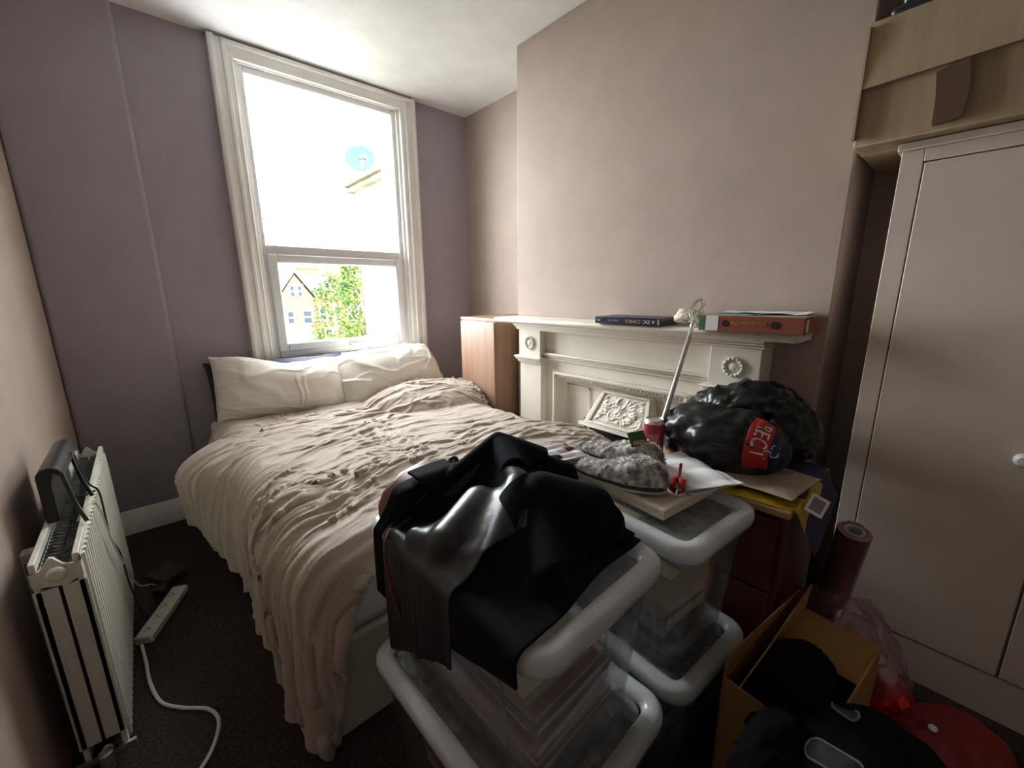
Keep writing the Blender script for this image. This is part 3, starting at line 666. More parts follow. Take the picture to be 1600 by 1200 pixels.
def crease(P, seed, amp=.006):
    def up(A):
        B = np.zeros((A.shape[0]*2-1,)+A.shape[1:]); B[::2] = A; B[1::2] = (A[1:]+A[:-1])/2; return B
    P = up(up(P).transpose(1, 0, 2)).transpose(1, 0, 2); n, q = P.shape[:2]
    u, v = np.meshgrid(np.linspace(-1, 1, n), np.linspace(-1, 1, q), indexing='ij')
    a = np.gradient(P, axis=0); b = np.gradient(P, axis=1); N = np.cross(a, b); N /= np.linalg.norm(N, axis=-1, keepdims=True)+1e-9
    X3 = np.stack([u, v, u*0], -1); w = .25*vnoise(X3, 2, seed); w2 = .2*vnoise(X3, 3, seed+1)
    th = np.arctan2(v+.9+w2, u*1.6+w); rad = np.hypot(v+.9, u*1.6)
    r1 = np.maximum(0, 1-np.abs(vnoise(np.stack([th*4.5, rad*.9, u*0], -1), 1, seed+2))*1.8)**2
    r2 = np.maximum(0, 1-np.abs(vnoise(np.stack([(u+w)*2.2+v, (v+w2)*6, u*0], -1), 1, seed+3))*1.8)**2
    ed = np.clip((1-np.abs(u))*9, 0, 1)*np.clip((1-np.abs(v))*7, 0, 1); m = np.clip(.5+vnoise(X3, 1.7, seed+4), 0.1, 1)
    return P+N*((amp*1.9*r1*m+amp*1.3*r2*(1-m*.7))*ed)[..., None]
def dent(P, cx, w, d):
    P = P.copy(); k = np.exp(-((P[..., 0]-cx)/w)**2)*np.clip(P[..., 1]/.2+.2, 0, 1); P[..., 1] -= d*k; return P
PL = inflate(.68, .42, 84, 56, 26, seed=1)
def place(o, x, y, z, rx, ry, rz):
    o.matrix_world = Matrix.Translation((x, y, z)) @ Matrix.Rotation(R(rz), 4, 'Z') @ Matrix.Rotation(R(rx), 4, 'X') @ Matrix.Rotation(R(ry), 4, 'Z')
o = cushion('pillow', dent(crease(PL, 71), .02, .17, .05), M_white_fabric, flat=.4); place(o, .60, 2.80, .722, 58, -6, 3)
tag(o, 'white pillow leaning under the window, the left one of the pair', 'pillow', 'white pillows')
PL2 = inflate(.70, .42, 80, 54, 34, seed=5)
o = cushion('pillow', crease(PL2, 81, .008), M_white_fabric, flat=.4); place(o, 1.28, 2.77, .705, 50, 5, -3)
tag(o, 'white pillow at the right, its lower edge behind the raised duvet', 'pillow', 'white pillows')
o = cushion('navy_pillow', PL2, M_navy, flat=.2); place(o, .615, 2.885, .68, 74, 0, 0)
tag(o, 'dark navy pillow squeezed behind the left white pillow', 'pillow')

# ================================================================ STORAGE BOXES
def storage_lid(L_, W_, parent, top=True):
    """hollow rounded rim, 4 cm high, with a recessed clear panel"""
    rings = []
    for (ins, z) in ((.006, -.045), (-.002, -.040), (-.006, -.022), (-.004, -.006), (.004, .0), (.020, .001), (.032, -.002), (.038, -.010), (.040, -.018)):
        rings.append([Vector((x, y, z)) for x, y in rrect(W_-2*ins, L_-2*ins, max(.02, .055-ins), 6)])
    MB().rings(rings, cap=False).build('lid_rim', M_lid, parent, smooth=60, solid=.003)
    mb = MB(); mb.prism(rrect(W_-.082, L_-.082, .03, 5), -.019, -.016, axis=2)
    for s in (-1, 1): mb.box(-W_/2+.07, s*L_*.18-.004, -.016, W_/2-.07, s*L_*.18+.004, -.012)
    mb.build('lid_panel', M_lidp, parent)
    for s in (-1, 1):
        for r2 in (.022, .015): MB().tube([(W_/2-.018, s*L_*.25+r2*math.cos(a*PI/8), .001) if 0 else (W_/2-.016+.35*r2*math.sin(a*PI/8), s*L_*.25+r2*math.cos(a*PI/8), .0012) for a in range(0, 17)], .0009, 5, smooth=False).build('lid_embossing', M_lid, parent)
def storage_tub(L_, W_, h, parent):
    rings = []
    for t in [i/6 for i in range(7)]:
        ins = .016+.028*(1-t); rings.append([Vector((x, y, t*h)) for x, y in rrect(W_-2*ins, L_-2*ins, .045, 6)])
    rings.append([Vector((x, y, h)) for x, y in rrect(W_-.012, L_-.012, .05, 6)])
    bm_ = MB(); bm_.rings(rings, cap=False)
    base = [bm_.bm.verts.new(Vector((x, y, 0))) for x, y in rrect(W_-.088, L_-.088, .045, 6)]; bm_.bm.faces.new(base)
    bm_.build('tub', M_clear, parent, smooth=50, solid=.002)
    for s in (-1, 1):
        for k in (-1, 1): MB().rings([[Vector((s*(W_/2-.044+dx), k*(L_*.30)+dy, .02)) for dx, dy in ((0, -.005), (.005*s, 0), (0, .005))], [Vector((s*(W_/2-.018+dx), k*(L_*.30)+dy, h-.05)) for dx, dy in ((0, -.005), (.005*s, 0), (0, .005))]]).build('tub_rib', M_clear, parent)
def storage_box(label, x, y, z, L_, W_, h, rz):
    t = thing('storage_box', label, 'storage box', (x, y, z), rz, group='clear plastic storage boxes')
    storage_tub(L_, W_, h-.02, t)
    e = bpy.data.objects.new('lid', None); C.objects.link(e); e.parent = t; e.location = (0, 0, h)
    storage_lid(L_, W_, e)
    return t
AX, AY, ARZ = .555, .655, R(1.5)
BXc, BYc, BRZ = .985, .562, R(-4)
storage_box('clear storage box with milky lid under the black coat', AX, AY, .372, .60, .40, .373, ARZ)
storage_box('lowest clear storage box, carrying the one under the black coat', AX-.01, AY-.02, .002, .62, .43, .37, ARZ)
storage_box('clear storage box whose milky lid carries slippers and papers', BXc, BYc, .372, .50, .335, .373, BRZ)
storage_box('lower clear storage box beneath the slippers box, mostly hidden', BXc, BYc, .002, .52, .345, .37, BRZ)
# contents, every book and box on its own
def book(name, label, cat, x, y, z, w, l, h, rz, col, group=None, pages=True, tilt=0):
    t = thing(name, label, cat, (x, y, z), (tilt, 0, rz), group=group)
    m = mat(name+'_cover', col, .5)
    mb = MB(); c = .002
    if pages:
        mb.box(-w/2, -l/2, 0, w/2, l/2, c); mb.box(-w/2, -l/2, h-c, w/2, l/2, h); mb.box(-w/2, -l/2, c, -w/2+c, l/2, h-c); mb.build('cover', m, t)
        MB().box(-w/2+c, -l/2+.003, c, w/2-.003, l/2-.003, h-c).build('pages', M_page, t)
    else:
        mb.box(-w/2, -l/2, 0, w/2, l/2, h*.6); mb.build('box_base', m, t); MB().box(-w/2-.002, -l/2-.002, h*.6, w/2+.002, l/2+.002, h).build('box_top', m, t)
    return t
def stack(x, y, z, rz, items, group, where):
    rnd = random.Random(int(x*100+z*10)); n = len(items)
    for i, (w, l, h, col, desc, pg) in enumerate(items):
        pos = 'lowest of its stack' if i == 0 else ('topmost of its stack' if i == n-1 else 'directly on the %s' % items[i-1][4])
        book('book' if pg else 'carton', '%s %s, %s' % (desc, where, pos), 'book' if pg else 'box', x+rnd.uniform(-.01, .01), y+rnd.uniform(-.015, .015), z, w, l, h, rz+rnd.uniform(-.06, .06), col, group if pg else None, pg)
        z += h+.001
stack(AX-.005, AY, .378, ARZ, [(.26, .44, .022, (.30, .16, .13), 'brown book', True), (.25, .42, .018, (.55, .45, .42), 'pale pink book', True), (.26, .43, .03, (.30, .06, .08), 'maroon book', True), (.24, .40, .015, (.60, .58, .55), 'off white magazine', True),
    (.25, .42, .022, (.22, .18, .20), 'dark grey book', True), (.23, .40, .016, (.5, .30, .30), 'dusty rose book', True), (.22, .38, .03, (.45, .36, .2), 'tan book', True)], 'books in the box under the coat', 'in the upper coat-covered box')
stack(AX-.01, AY-.02, .008, ARZ, [(.26, .44, .05, (.50, .45, .36), 'cream carton', False), (.26, .42, .03, (.40, .05, .12), 'crimson book', True), (.25, .42, .03, (.45, .40, .38), 'grey-brown book', True), (.24, .40, .05, (.55, .49, .38), 'buff carton', False), (.24, .38, .02, (.25, .1, .08), 'rust book', True)],
    'books in the lowest box', 'in the lowest box')
stack(BXc, BYc, .378, BRZ, [(.20, .34, .06, (.10, .06, .06), 'black-brown carton', False), (.19, .34, .04, (.16, .05, .06), 'dark red book', True), (.20, .33, .035, (.34, .22, .12), 'tan-brown book', True), (.20, .34, .085, (.62, .50, .33), 'cream carton', False)], 'books in the slippers box', 'in the box with the slippers on it')
stack(BXc, BYc, .008, BRZ, [(.20, .34, .08, (.12, .12, .14), 'charcoal carton', False), (.2, .33, .05, (.30, .34, .10), 'olive book', True), (.2, .33, .05, (.18, .10, .09), 'brown book', True)], 'books in the lower right box', 'in the lower box right of the coat')
gt = thing('game_box', 'small dark game box with pale lettering tilted inside the right storage box', 'box', (BXc+.02, BYc-.10, .612), (R(0), R(0), BRZ-.05))
MB().box(-.08, -.085, 0, .08, .085, .055).build('box_base', mat('pale_game_box', (.5, .48, .46), .5), gt, bevel=.001)
MB().box(-.02, -.088, .002, .082, -.0855, .054).build('dark_panel', mat('dark_game_print', (.05, .05, .07), .4), gt)
MB().box(-.03, -.02, .0552, .05, .06, .0565).build('top_print', mat('game_box_print', (.10, .08, .09), .4), gt)
for k, (s_, zz) in enumerate((('DE', .043), ('AN', .028), ('SI', .013))): text('lettering', s_, .018, M_paper, Matrix.Translation((.03, -.0885, zz)) @ Matrix.Rotation(R(90), 4, 'X'), gt, sx=1.3)

# ================================================================ COAT heap on the first box
M_lining = mat('black_satin_lining', (.010, .010, .013), .36, spec=.55, bump=(30, .4), bdist=.003)
M_wool = mat('black_navy_wool', (.006, .007, .013), .9, spec=.15, bump=(300, .25), bdist=.001, var=.2)
M_leath = mat('black_soft_cloth', (.005, .005, .006), .85, spec=.12, bump=(60, .15))
coat = thing('coat', 'black coat with shiny lining thrown in a heap over the storage box', 'coat', (.56, .62, .75))
def ct(o): return rel(o, (.56, .62, .75))
def seg_sd(Q, a, b, ra, rb):
    a, b = np.array(a), np.array(b); d = b-a; t = np.clip(((Q-a)@d)/(d@d), 0, 1); p = a+t[..., None]*d; w = Q-p; l = np.linalg.norm(w, axis=-1)+1e-9
    return l-(ra+(rb-ra)*t), w/l[..., None]
ridges = [((.47, .83, .79), (.66, .80, .895), .02, .018), ((.66, .80, .895), (.745, .64, .84), .018, .03), ((.66, .80, .89), (.60, .65, .85), .02, .03), ((.60, .65, .85), (.44, .56, .775), .03, .03),
          ((.62, .63, .83), (.72, .50, .765), .04, .045), ((.60, .60, .80), (.50, .46, .765), .04, .03), ((.44, .56, .76), (.375, .74, .765), .03, .02)]
def coat_collider(mu, extra=()):
    def f(Q, P):
        d, N = sd_box(Q, (AX, AY, .50), (.208, .308, .252), .02); Q = contact(Q, P, .006-d, N, mu)
        d, N = sd_box(Q, (.475, .865, .79), (.09, .05, .05), .03); Q = contact(Q, P, .006-d, N, mu)
        for a, b, ra, rb in list(ridges)+list(extra):
            d, N = seg_sd(Q, a, b, ra, rb); Q = contact(Q, P, .004-d, N, mu)
        return Q
    return f
def coat_sheet(corners, nu, nv, su, sv, seed, steps=120, mu=.55, extra=(), amp=.03, bend=.3):
    u, v = np.meshgrid(np.linspace(0, 1, nu), np.linspace(0, 1, nv), indexing='ij')
    c = np.array(corners, float)
    P = (1-u)[..., None]*(1-v)[..., None]*c[0]+u[..., None]*(1-v)[..., None]*c[1]+u[..., None]*v[..., None]*c[2]+(1-u)[..., None]*v[..., None]*c[3]
    w = (np.linalg.norm(c[1]-c[0])+np.linalg.norm(c[2]-c[3]))/2; h = (np.linalg.norm(c[3]-c[0])+np.linalg.norm(c[2]-c[1]))/2
    L = P[..., :2].copy(); L[..., 0] *= sv; L[..., 1] *= su
    X3 = np.stack([u*w, v*h, u*0], -1)
    P[..., 0] += amp*vnoise(X3, 5, seed); P[..., 1] += amp*vnoise(X3, 5, seed+1); P[..., 2] += amp*.8*vnoise(X3, 7, seed+2)
    return pbd(P, L, coat_collider(mu, extra), steps=steps, iters=8, dt=.012, bend=bend, damp=.97, shear=.5)
# corner order: far left, near left, near right, far right
body = coat_sheet([(.20, .90, .93), (.32, .385, .92), (.745, .405, .94), (.80, .93, .93)], 100, 96, 1.02, 1.10, 11, amp=.012, bend=.5)
ct(grid_obj('coat_body', body, M_leath, coat, sub=1, solid=.006))
lin = coat_sheet([(.22, .86, 1.0), (.30, .58, 1.0), (.60, .56, 1.02), (.62, .84, 1.04)], 70, 76, 1.15, 1.35, 21, extra=[((.52, .70, .80), (.40, .66, .78), .045, .035)], steps=110, amp=.04, bend=.25)
lin[..., 2] += .010
ct(grid_obj('coat_lining', lin, M_lining, coat, sub=1, solid=.004))
flap = coat_sheet([(.45, .90, 1.06), (.45, .73, 1.06), (.72, .62, 1.08), (.80, .90, 1.08)], 60, 60, 1.06, 1.10, 31, steps=110, amp=.015, bend=.6)
flap[..., 2] += .018
ct(grid_obj('coat_flap', flap, M_wool, coat, sub=1, solid=.008))
slv = coat_sheet([(.53, .66, 1.06), (.44, .46, 1.0), (.74, .42, 1.0), (.79, .64, 1.06)], 60, 60, 1.06, 1.10, 41, extra=[((.62, .60, .83), (.70, .52, .80), .05, .05)], steps=110, amp=.015, bend=.6)
slv[..., 2] += .012
ct(grid_obj('coat_sleeve', slv, M_wool, coat, sub=1, solid=.008))
i0 = flap[8, 20]
mb = MB(); mb.lathe([(.013, 0), (.014, .004), (.011, .006), (.009, .004), (.001, .004)], 20, Matrix.Translation((i0[0], i0[1], i0[2]+.006)) @ Matrix.Rotation(R(35), 4, 'X') @ Matrix.Rotation(R(-25), 4, 'Y'), cap=False)
ct(mb.build('button', M_black, coat))
# brown handbag beneath it
M_bleath = mat('brown_red_leather', (.17, .05, .03), .4, bump=(120, .15))
hb = thing('handbag', 'brown red leather handbag peeping out under the black coat', 'handbag', (.485, .905, .747), (R(0), 0, R(14)))
mb = MB(); prf = [(-.12, 0), (.12, 0), (.115, .05), (.10, .085), (.05, .105), (-.04, .10), (-.10, .07), (-.118, .04)]
mb.prism(prf, -.04, .04, axis=1); mb.build('bag_body', M_bleath, hb, bevel=.015, seg=4)
MB().tube([(-.115, -.041, .04), (-.08, -.041, .08), (.0, -.041, .103), (.09, -.041, .085)], .003, 6).build('piping', M_bleath, hb)
MB().tube([(-.12, -.03, .02), (-.175, -.06, .0), (-.18, -.07, -.06), (-.175, -.08, -.14), (-.165, -.09, -.20), (-.165, -.06, -.14)], .0035, 6).build('strap', M_bleath, hb)

# ================================================================ things on the second box
LZ = .747
pf = thing('picture_canvas', 'cream framed canvas lying flat on the right storage box lid', 'canvas', (1.005, .575, LZ), R(-6))
MB().box(-.115, -.155, 0, .115, .155, .022).build('stretcher', mat('cream_canvas', (.66, .60, .48), .8, bump=(60, .4)), pf, bevel=.002)
rectframe_b = MB()
for (a, b, c_, d_) in ((-.117, -.157, .117, -.14), (-.117, .14, .117, .157), (-.117, -.14, -.10, .14), (.10, -.14, .117, .14)): rectframe_b.box(a, b, .018, c_, d_, .028)
rectframe_b.build('deckled_edge', MATS['cream_canvas'], pf, bevel=.002)
# slippers
M_fur = mat('grey_mottled_fur', (.26, .25, .24), .95, col2=(.86, .84, .80), vscale=42, detail=6, spec=.1)
M_sole = mat('dark_grey_sole', (.05, .045, .05), .8); M_sole2 = mat('pale_sole', (.6, .58, .52), .7)
def slipper(label, x, y, z, rz, tilt=0):
    t = thing('slipper', label, 'slipper', (x, y, z), (tilt, 0, rz), group='grey fuzzy slippers')
    Lh = .135
    out = []
    for i in range(28):
        a = 2*PI*i/28; yy = Lh*math.sin(a); xx = .046*math.cos(a)*(1-.12*math.sin(a+.3)); out.append((xx*(1.08 if yy < 0 else .95), yy))
    MB().prism(out, 0, .008, axis=2).build('outsole', M_sole2, t, bevel=.003)
    MB().prism([(a*.99, b*.99) for a, b in out], .008, .022, axis=2).build('midsole', M_sole, t, bevel=.004)
    # upper: swollen toe half, open heel collar
    rings = []; prof = []
    for k in range(13):
        f = k/12; s = math.cos(f*PI/2)**.55 if f < 1 else 0.02
        ring = []
        for (a, b) in out:
            toe = max(0, min(1, (-b/Lh+.15)/.5)); hh = .030+.038*(1-max(0, min(1, (b/Lh+.55)/1.2)))
            ring.append(Vector((a*(1.06*max(s, .04)), b*(1.02*max(s, .04))-(1-s)*.035, .016+hh*math.sin(f*PI/2))))
        rings.append(ring)
    mb = MB(); mb.rings(rings); up = mb.build('fur_upper', M_fur, t, sub=1)
    bm = bmesh.new(); rnd = random.Random(int(x*1000)); me = up.data; P_ = list(me.polygons)
    for k in range(6500):
        p = rnd.choice(P_); vs = [me.vertices[i].co for i in p.vertices]; wts = [rnd.random() for _ in vs]; sw = sum(wts)
        c = sum((v*w for v, w in zip(vs, wts)), Vector())/sw; nn = p.normal
        d = (nn+Vector((noise.noise(c*40), noise.noise(c*40+Vector((7, 0, 0)))-.2, noise.noise(c*40+Vector((0, 9, 0)))-.3))*1.3+Vector((rnd.uniform(-1, 1), rnd.uniform(-1, 1), rnd.uniform(-1, 1)))*.3).normalized()
        sd = d.orthogonal().normalized()*.0013; l = rnd.uniform(.004, .009)
        if c.z < .022: continue
        bm.faces.new([bm.verts.new(c-sd), bm.verts.new(c+sd), bm.verts.new(c+d*l)])
    m2 = bpy.data.meshes.new('fur'); bm.to_mesh(m2); bm.free(); tag(finish('fur', m2, M_fur, t), kind='stuff')
    return t
s1 = slipper('nearer grey fuzzy slipper on the canvas, its dark sole facing out', .925, .60, LZ+.030, R(15), R(0))
s2 = slipper('farther grey fuzzy slipper beside it, with a green card tag', 1.045, .675, LZ+.030, R(12))
m_g = mat('green_card_tag', (.03, .11, .03), .5)
MB().box(-.030, -.002, -.022, .030, 0, .022, Matrix.Translation((-.02, -.06, .093)) @ Matrix.Rotation(R(-30), 4, 'Z') @ Matrix.Rotation(R(-35), 4, 'X')).build('card_tag', m_g, s2)
mxt = Matrix.Translation((-.02, -.06, .093)) @ Matrix.Rotation(R(-30), 4, 'Z') @ Matrix.Rotation(R(-35), 4, 'X')
MB().box(-.022, -.0035, -.018, .018, -.002, -.006, mxt).build('tag_print', mat('tag_print', (.5, .35, .2), .5), s2)
# papers
def sheet_paper(name, label, x, y, z, w, l, rz, seed, curl=.012, m=None, cat='paper', group=None):
    n, q = 30, 34; u, v = np.meshgrid(np.linspace(-.5, .5, n), np.linspace(-.5, .5, q), indexing='ij')
    X3 = np.stack([u, v, u*0+seed], -1); Z = curl*(.5+.5*vnoise(X3, 3, seed))+.006*np.abs(v*5 % 1-.5)*0+curl*.35*np.abs(np.sin(v*9))
    c, s = math.cos(rz), math.sin(rz)
    G = np.stack([x+c*u*w-s*v*l, y+s*u*w+c*v*l, z+Z], -1)
    o = grid_obj(name, G, m or M_paper, solid=.0006); return tag(o, label, cat, group)
sheet_paper('letter', 'folded white letter, topmost of the loose sheets by the slippers', 1.11, .50, LZ+.030, .17, .24, R(-32), 3)
sheet_paper('letter', 'creased white letter peeking out beneath the topmost sheet', 1.12, .49, LZ+.022, .18, .23, R(-24), 6)
M_check = bpy.data.materials.new('checked_print'); M_check.use_nodes = True; nt = M_check.node_tree
ck = nt.nodes.new('ShaderNodeTexVoronoi'); ck.distance = 'CHEBYCHEV'; ck.inputs['Randomness'].default_value = 0; ck.inputs['Scale'].default_value = 34
cr_ = nt.nodes.new('ShaderNodeValToRGB'); cr_.color_ramp.interpolation = 'CONSTANT'; e_ = cr_.color_ramp.elements; e_[0].color = (.75, .74, .76, 1); e_[1].position = .45; e_[1].color = (.02, .02, .02, 1)
q1 = e_.new(.62); q1.color = (.55, .42, .42, 1); q2 = e_.new(.8); q2.color = (.75, .74, .76, 1)
tcn = nt.nodes.new('ShaderNodeTexCoord'); sx_ = nt.nodes.new('ShaderNodeSeparateColor')
nt.links.new(tcn.outputs['Object'], ck.inputs['Vector']); nt.links.new(ck.outputs['Color'], sx_.inputs[0]); nt.links.new(sx_.outputs[0], cr_.inputs[0]); nt.links.new(cr_.outputs[0], nt.nodes['Principled BSDF'].inputs['Base Color'])
sheet_paper('checked_card', 'white, pink and black checked card strip behind the slippers', .83, .80, .80, .26, .12, R(-12), 9, .02, M_check, 'card')
o = MB().box(-.07, -.03, 0, .07, .03, .05).build('checked_carton', M_check, bevel=.002); o.location = (.905, .79, .748); o.rotation_euler = (0, 0, R(-20)); tag(o, 'small black and white checked carton at the heel of the slippers', 'box')
# grey mitten like bow on slipper heel
M_red = mat('red_plastic', (.42, .01, .012), .25)
rp_ = thing('red_plastic_clip', 'red plastic claw clip lying on the corner of the cream canvas', 'clip', (1.0, .462, LZ+.028), R(20))
for s in (-1, 1):
    mb = MB(); G = [[Vector((-.032+.064*i/10, s*(.004+.018*math.sin(PI*j/6)), .002+.034*math.cos(PI*j/12)*(1-.3*abs(i-5)/5))) for j in range(7)] for i in range(11)]
    V_ = [[mb.bm.verts.new(p) for p in r] for r in G]
    for i in range(10):
        for j in range(6): mb.bm.faces.new((V_[i][j], V_[i+1][j], V_[i+1][j+1], V_[i][j+1]))
    mb.build('clip_shell', M_red, rp_, solid=.003)
MB().tube([(.02, 0, .03), (.034, 0, .045), (.036, 0, .062)], .004, 8).build('prong', M_red, rp_); MB().tube([(-.02, 0, .03), (-.03, .0, .045), (-.032, 0, .05)], .004, 8).build('prong', M_red, rp_)
# checked / straw things done; energy drink can with metal rod
M_can = mat('red_can_paint', (.36, .035, .055), .3, metal=.3); M_alu = mat('aluminium', (.75, .73, .7), .3, metal=.9)
can = thing('drink_can', 'tall red drink can standing on the red chest', 'can', (1.21, .655, .722))
MB().lathe([(.024, 0), (.027, .004), (.033, .012), (.033, .148), (.0325, .150)], 36, cap=True).build('can_body', M_can, can, smooth=40)
MB().lathe([(.0325, .150), (.030, .156), (.0265, .160), (.0275, .163), (.0265, .164), (.025, .161), (.001, .160)], 36, cap=False).build('can_top', M_alu, can)
mclaw = mat('pale_claw_mark', (.48, .16, .16), .4)
for k, (a, zt, zb) in enumerate(((-.42, .118, .045), (-.08, .120, .03), (.28, .118, .05))):
    pts = []
    base = math.atan2(-.655, -1.21)
    for i in range(13):
        t = i/12; z = zt+(zb-zt)*t; wd_ = .0045*(1-.5*t)+.0015*math.sin(t*9+k)
        pts.append((z, base+a+.05*math.sin(t*5+k), wd_))
    mb = MB(); rr2 = .0334
    mb.rings([[Vector((rr2*math.cos(b-w/.033), rr2*math.sin(b-w/.033), z)), Vector((rr2*math.cos(b+w/.033), rr2*math.sin(b+w/.033), z)), Vector(((rr2-.001)*math.cos(b+w/.033), (rr2-.001)*math.sin(b+w/.033), z)), Vector(((rr2-.001)*math.cos(b-w/.033), (rr2-.001)*math.sin(b-w/.033), z))] for z, b, w in pts])
    mb.build('claw_mark', mclaw, can)
P0, P1 = Vector((1.218, .648, .80)), Vector((1.617, .742, 1.160))
rod = thing('metal_rod', 'metal telescopic rod with wire whisk head, stood in the can against the shelf', 'back scratcher', P0)
dr = (P1-P0); ln = dr.length; dn_ = dr.normalized()
rm = dn_.to_track_quat('Z', 'X').to_matrix().to_4x4()
MB().lathe([(.0085, 0), (.0085, ln*.98)], 16, rm).build('shaft', M_metal, rod)
MB().lathe([(.0085, ln*.98), (.011, ln*.99), (.011, ln+.02), (.004, ln+.03)], 16, rm).build('collar', M_metal, rod)
for k in range(4):
    a0 = k*PI/2; pts = []
    for i in range(9):
        t = i/8; rad_ = .030*math.sin(PI*t)**.8; a = a0+t*1.6; pts.append(rm @ Vector((rad_*math.cos(a), rad_*math.sin(a), ln+.025+.125*t)))
    MB().tube(pts, .0030, 6).build('whisk_wire', M_metal, rod)
MB().lathe([(.004, ln+.148), (.005, ln+.156), (.001, ln+.160)], 10, rm).build('tip', M_metal, rod)

# ================================================================ CHEST and what is on it
CX = 1.195
ch = thing('chest_of_drawers', 'low dark red chest of drawers before the fireplace, top coloured tan for window light', 'chest of drawers', (CX, .53, 0))
def cr2(o): return rel(o, (CX, .53, 0))
cr2(MB().box(CX+.012, .255, .0, 1.60, .83, .70).build('carcass', M_chest, ch, bevel=.003))
cr2(MB().box(CX-.005, .245, .70, 1.61, .84, .720).build('top', M_chesttop, ch, bevel=.004))
for z0, z1 in ((.03, .24), (.25, .46), (.47, .685)):
    d = cr2(MB().box(CX-.004, .27, z0, CX+.014, .815, z1).build('drawer', M_chest, ch, bevel=.003))
    k_ = MB().lathe([(.001, .026), (.012, .024), (.013, .018), (.006, .010), (.006, 0)], 16, Matrix.Translation((CX-.004, .54, (z0+z1)/2)) @ Matrix.Rotation(R(-90), 4, 'Y')).build('knob', M_chest, d); k_.matrix_parent_inverse = Matrix()
def lump(name, c, r, m, parent=None, crink=.012, sc=10, seed=0, sub=5, flat=None, rot=0, ridge=1., power=1.):
    bm = bmesh.new(); bmesh.ops.create_icosphere(bm, subdivisions=sub, radius=1)
    sc *= 2.3; crink *= .75; V = np.array([v.co for v in bm.verts]); V = V*(np.abs(V).max(-1, keepdims=True)**-power*1.0 if power < 1 else 1)
    rr = np.array(r); B = V*rr; W = B*sc
    w1 = np.stack([vnoise(B, 5, seed+3), vnoise(B, 5, seed+4), vnoise(B, 5, seed+5)], -1)*.06
    d = (1-2*np.abs(vnoise(B+w1, sc, seed)))*crink*ridge+(1-2*np.abs(vnoise(B+w1*.5, sc*2.3, seed+1)))*crink*.45+vnoise(B, sc*.35, seed+2)*crink*2+(1-2*np.abs(vnoise(B, sc*5, seed+7)))*crink*.16
    B = B+V*d[:, None]
    a = rot; B = np.stack([B[:, 0]*math.cos(a)-B[:, 1]*math.sin(a), B[:, 0]*math.sin(a)+B[:, 1]*math.cos(a), B[:, 2]], -1)+np.array(c)
    if flat is not None: B[:, 2] = np.where(B[:, 2] < flat+.02, flat+np.maximum(0, (B[:, 2]-flat+.02))*.5, B[:, 2])
    for v, p in zip(bm.verts, B): v.co = p
    me = bpy.data.meshes.new(name); bm.to_mesh(me); bm.free()
    return finish(name, me, m, parent, smooth=180)
M_bin = mat('black_bin_bag_plastic', (.009, .010, .010), .28, spec=.4, bump=(35, .6), bdist=.004)
M_shop = mat('black_carrier_bag_plastic', (.012, .013, .013), .32, spec=.4, bump=(18, .5), bdist=.004)
ob_ = lump('bin_bag', (1.56, .49, .835), (.12, .20, .12), M_bin, crink=.020, sc=12, seed=3, flat=.745)
tag(ob_, 'black bin bag lying against the fireplace behind the printed carrier bag', 'bag')
cbag = thing('carrier_bag', 'black carrier bag with red and blue print on the red chest', 'carrier bag', (1.36, .50, .722))
bagm = lump('bag_body', (1.355, .50, .815), (.125, .185, .105), M_shop, cbag, crink=.013, sc=9, seed=8, flat=.724, rot=.1); rel(bagm, (1.36, .50, .722))
# printed label following the bag's surface
me = bagm.data; bvh = BVHTree.FromPolygons([v.co for v in me.vertices], [list(p.vertices) for p in me.polygons])
def on_bag(y, s, off):
    """point on the bag at band coordinate y along the bag, s down over its front side"""
    c = Vector((1.40, y, .80)); a = R(105+s*85)
    hit = bvh.ray_cast(c+Vector((math.cos(a), -.10, math.sin(a)))*.5, -Vector((math.cos(a), -.10, math.sin(a))))
    if hit[0] is None: hit = bvh.find_nearest(c+Vector((math.cos(a), -.10, math.sin(a)))*.12)
    return hit[0]+hit[1]*off
def patch(name, y0, y1, s0, s1, m, off=.0015, n=16):
    G = np.array([[list(on_bag(y0+(y1-y0)*j/(n-1), s0+(s1-s0)*i/(n-1), off)) for j in range(n)] for i in range(n)])
    return rel(grid_obj(name, G, m, cbag, solid=.0008), (1.36, .50, .722))
def bag_text(body, y, s, size, m, off=.003):
    o = text('lettering', body, 1, m, Matrix(), cbag, ext=.0)
    for v in o.data.vertices:
        lx, ly = v.co.x*size[0], v.co.y*size[1]          # reads downwards: x -> s, y -> -y world
        v.co = on_bag(y-ly, s+lx, off)
    return rel(o, (1.36, .50, .722))
m_lr = mat('red_label_print', (.50, .02, .02), .4); m_lb = mat('blue_label_print', (.01, .015, .12), .4)
patch('red_print', .352, .412, .14, 1.0, m_lr); patch('blue_print', .325, .352, .30, .90, m_lb)
bag_text('RECT', .381, .50, (.235, .056), M_paper); bag_text('up', .338, .62, (.26, .04), M_paper)
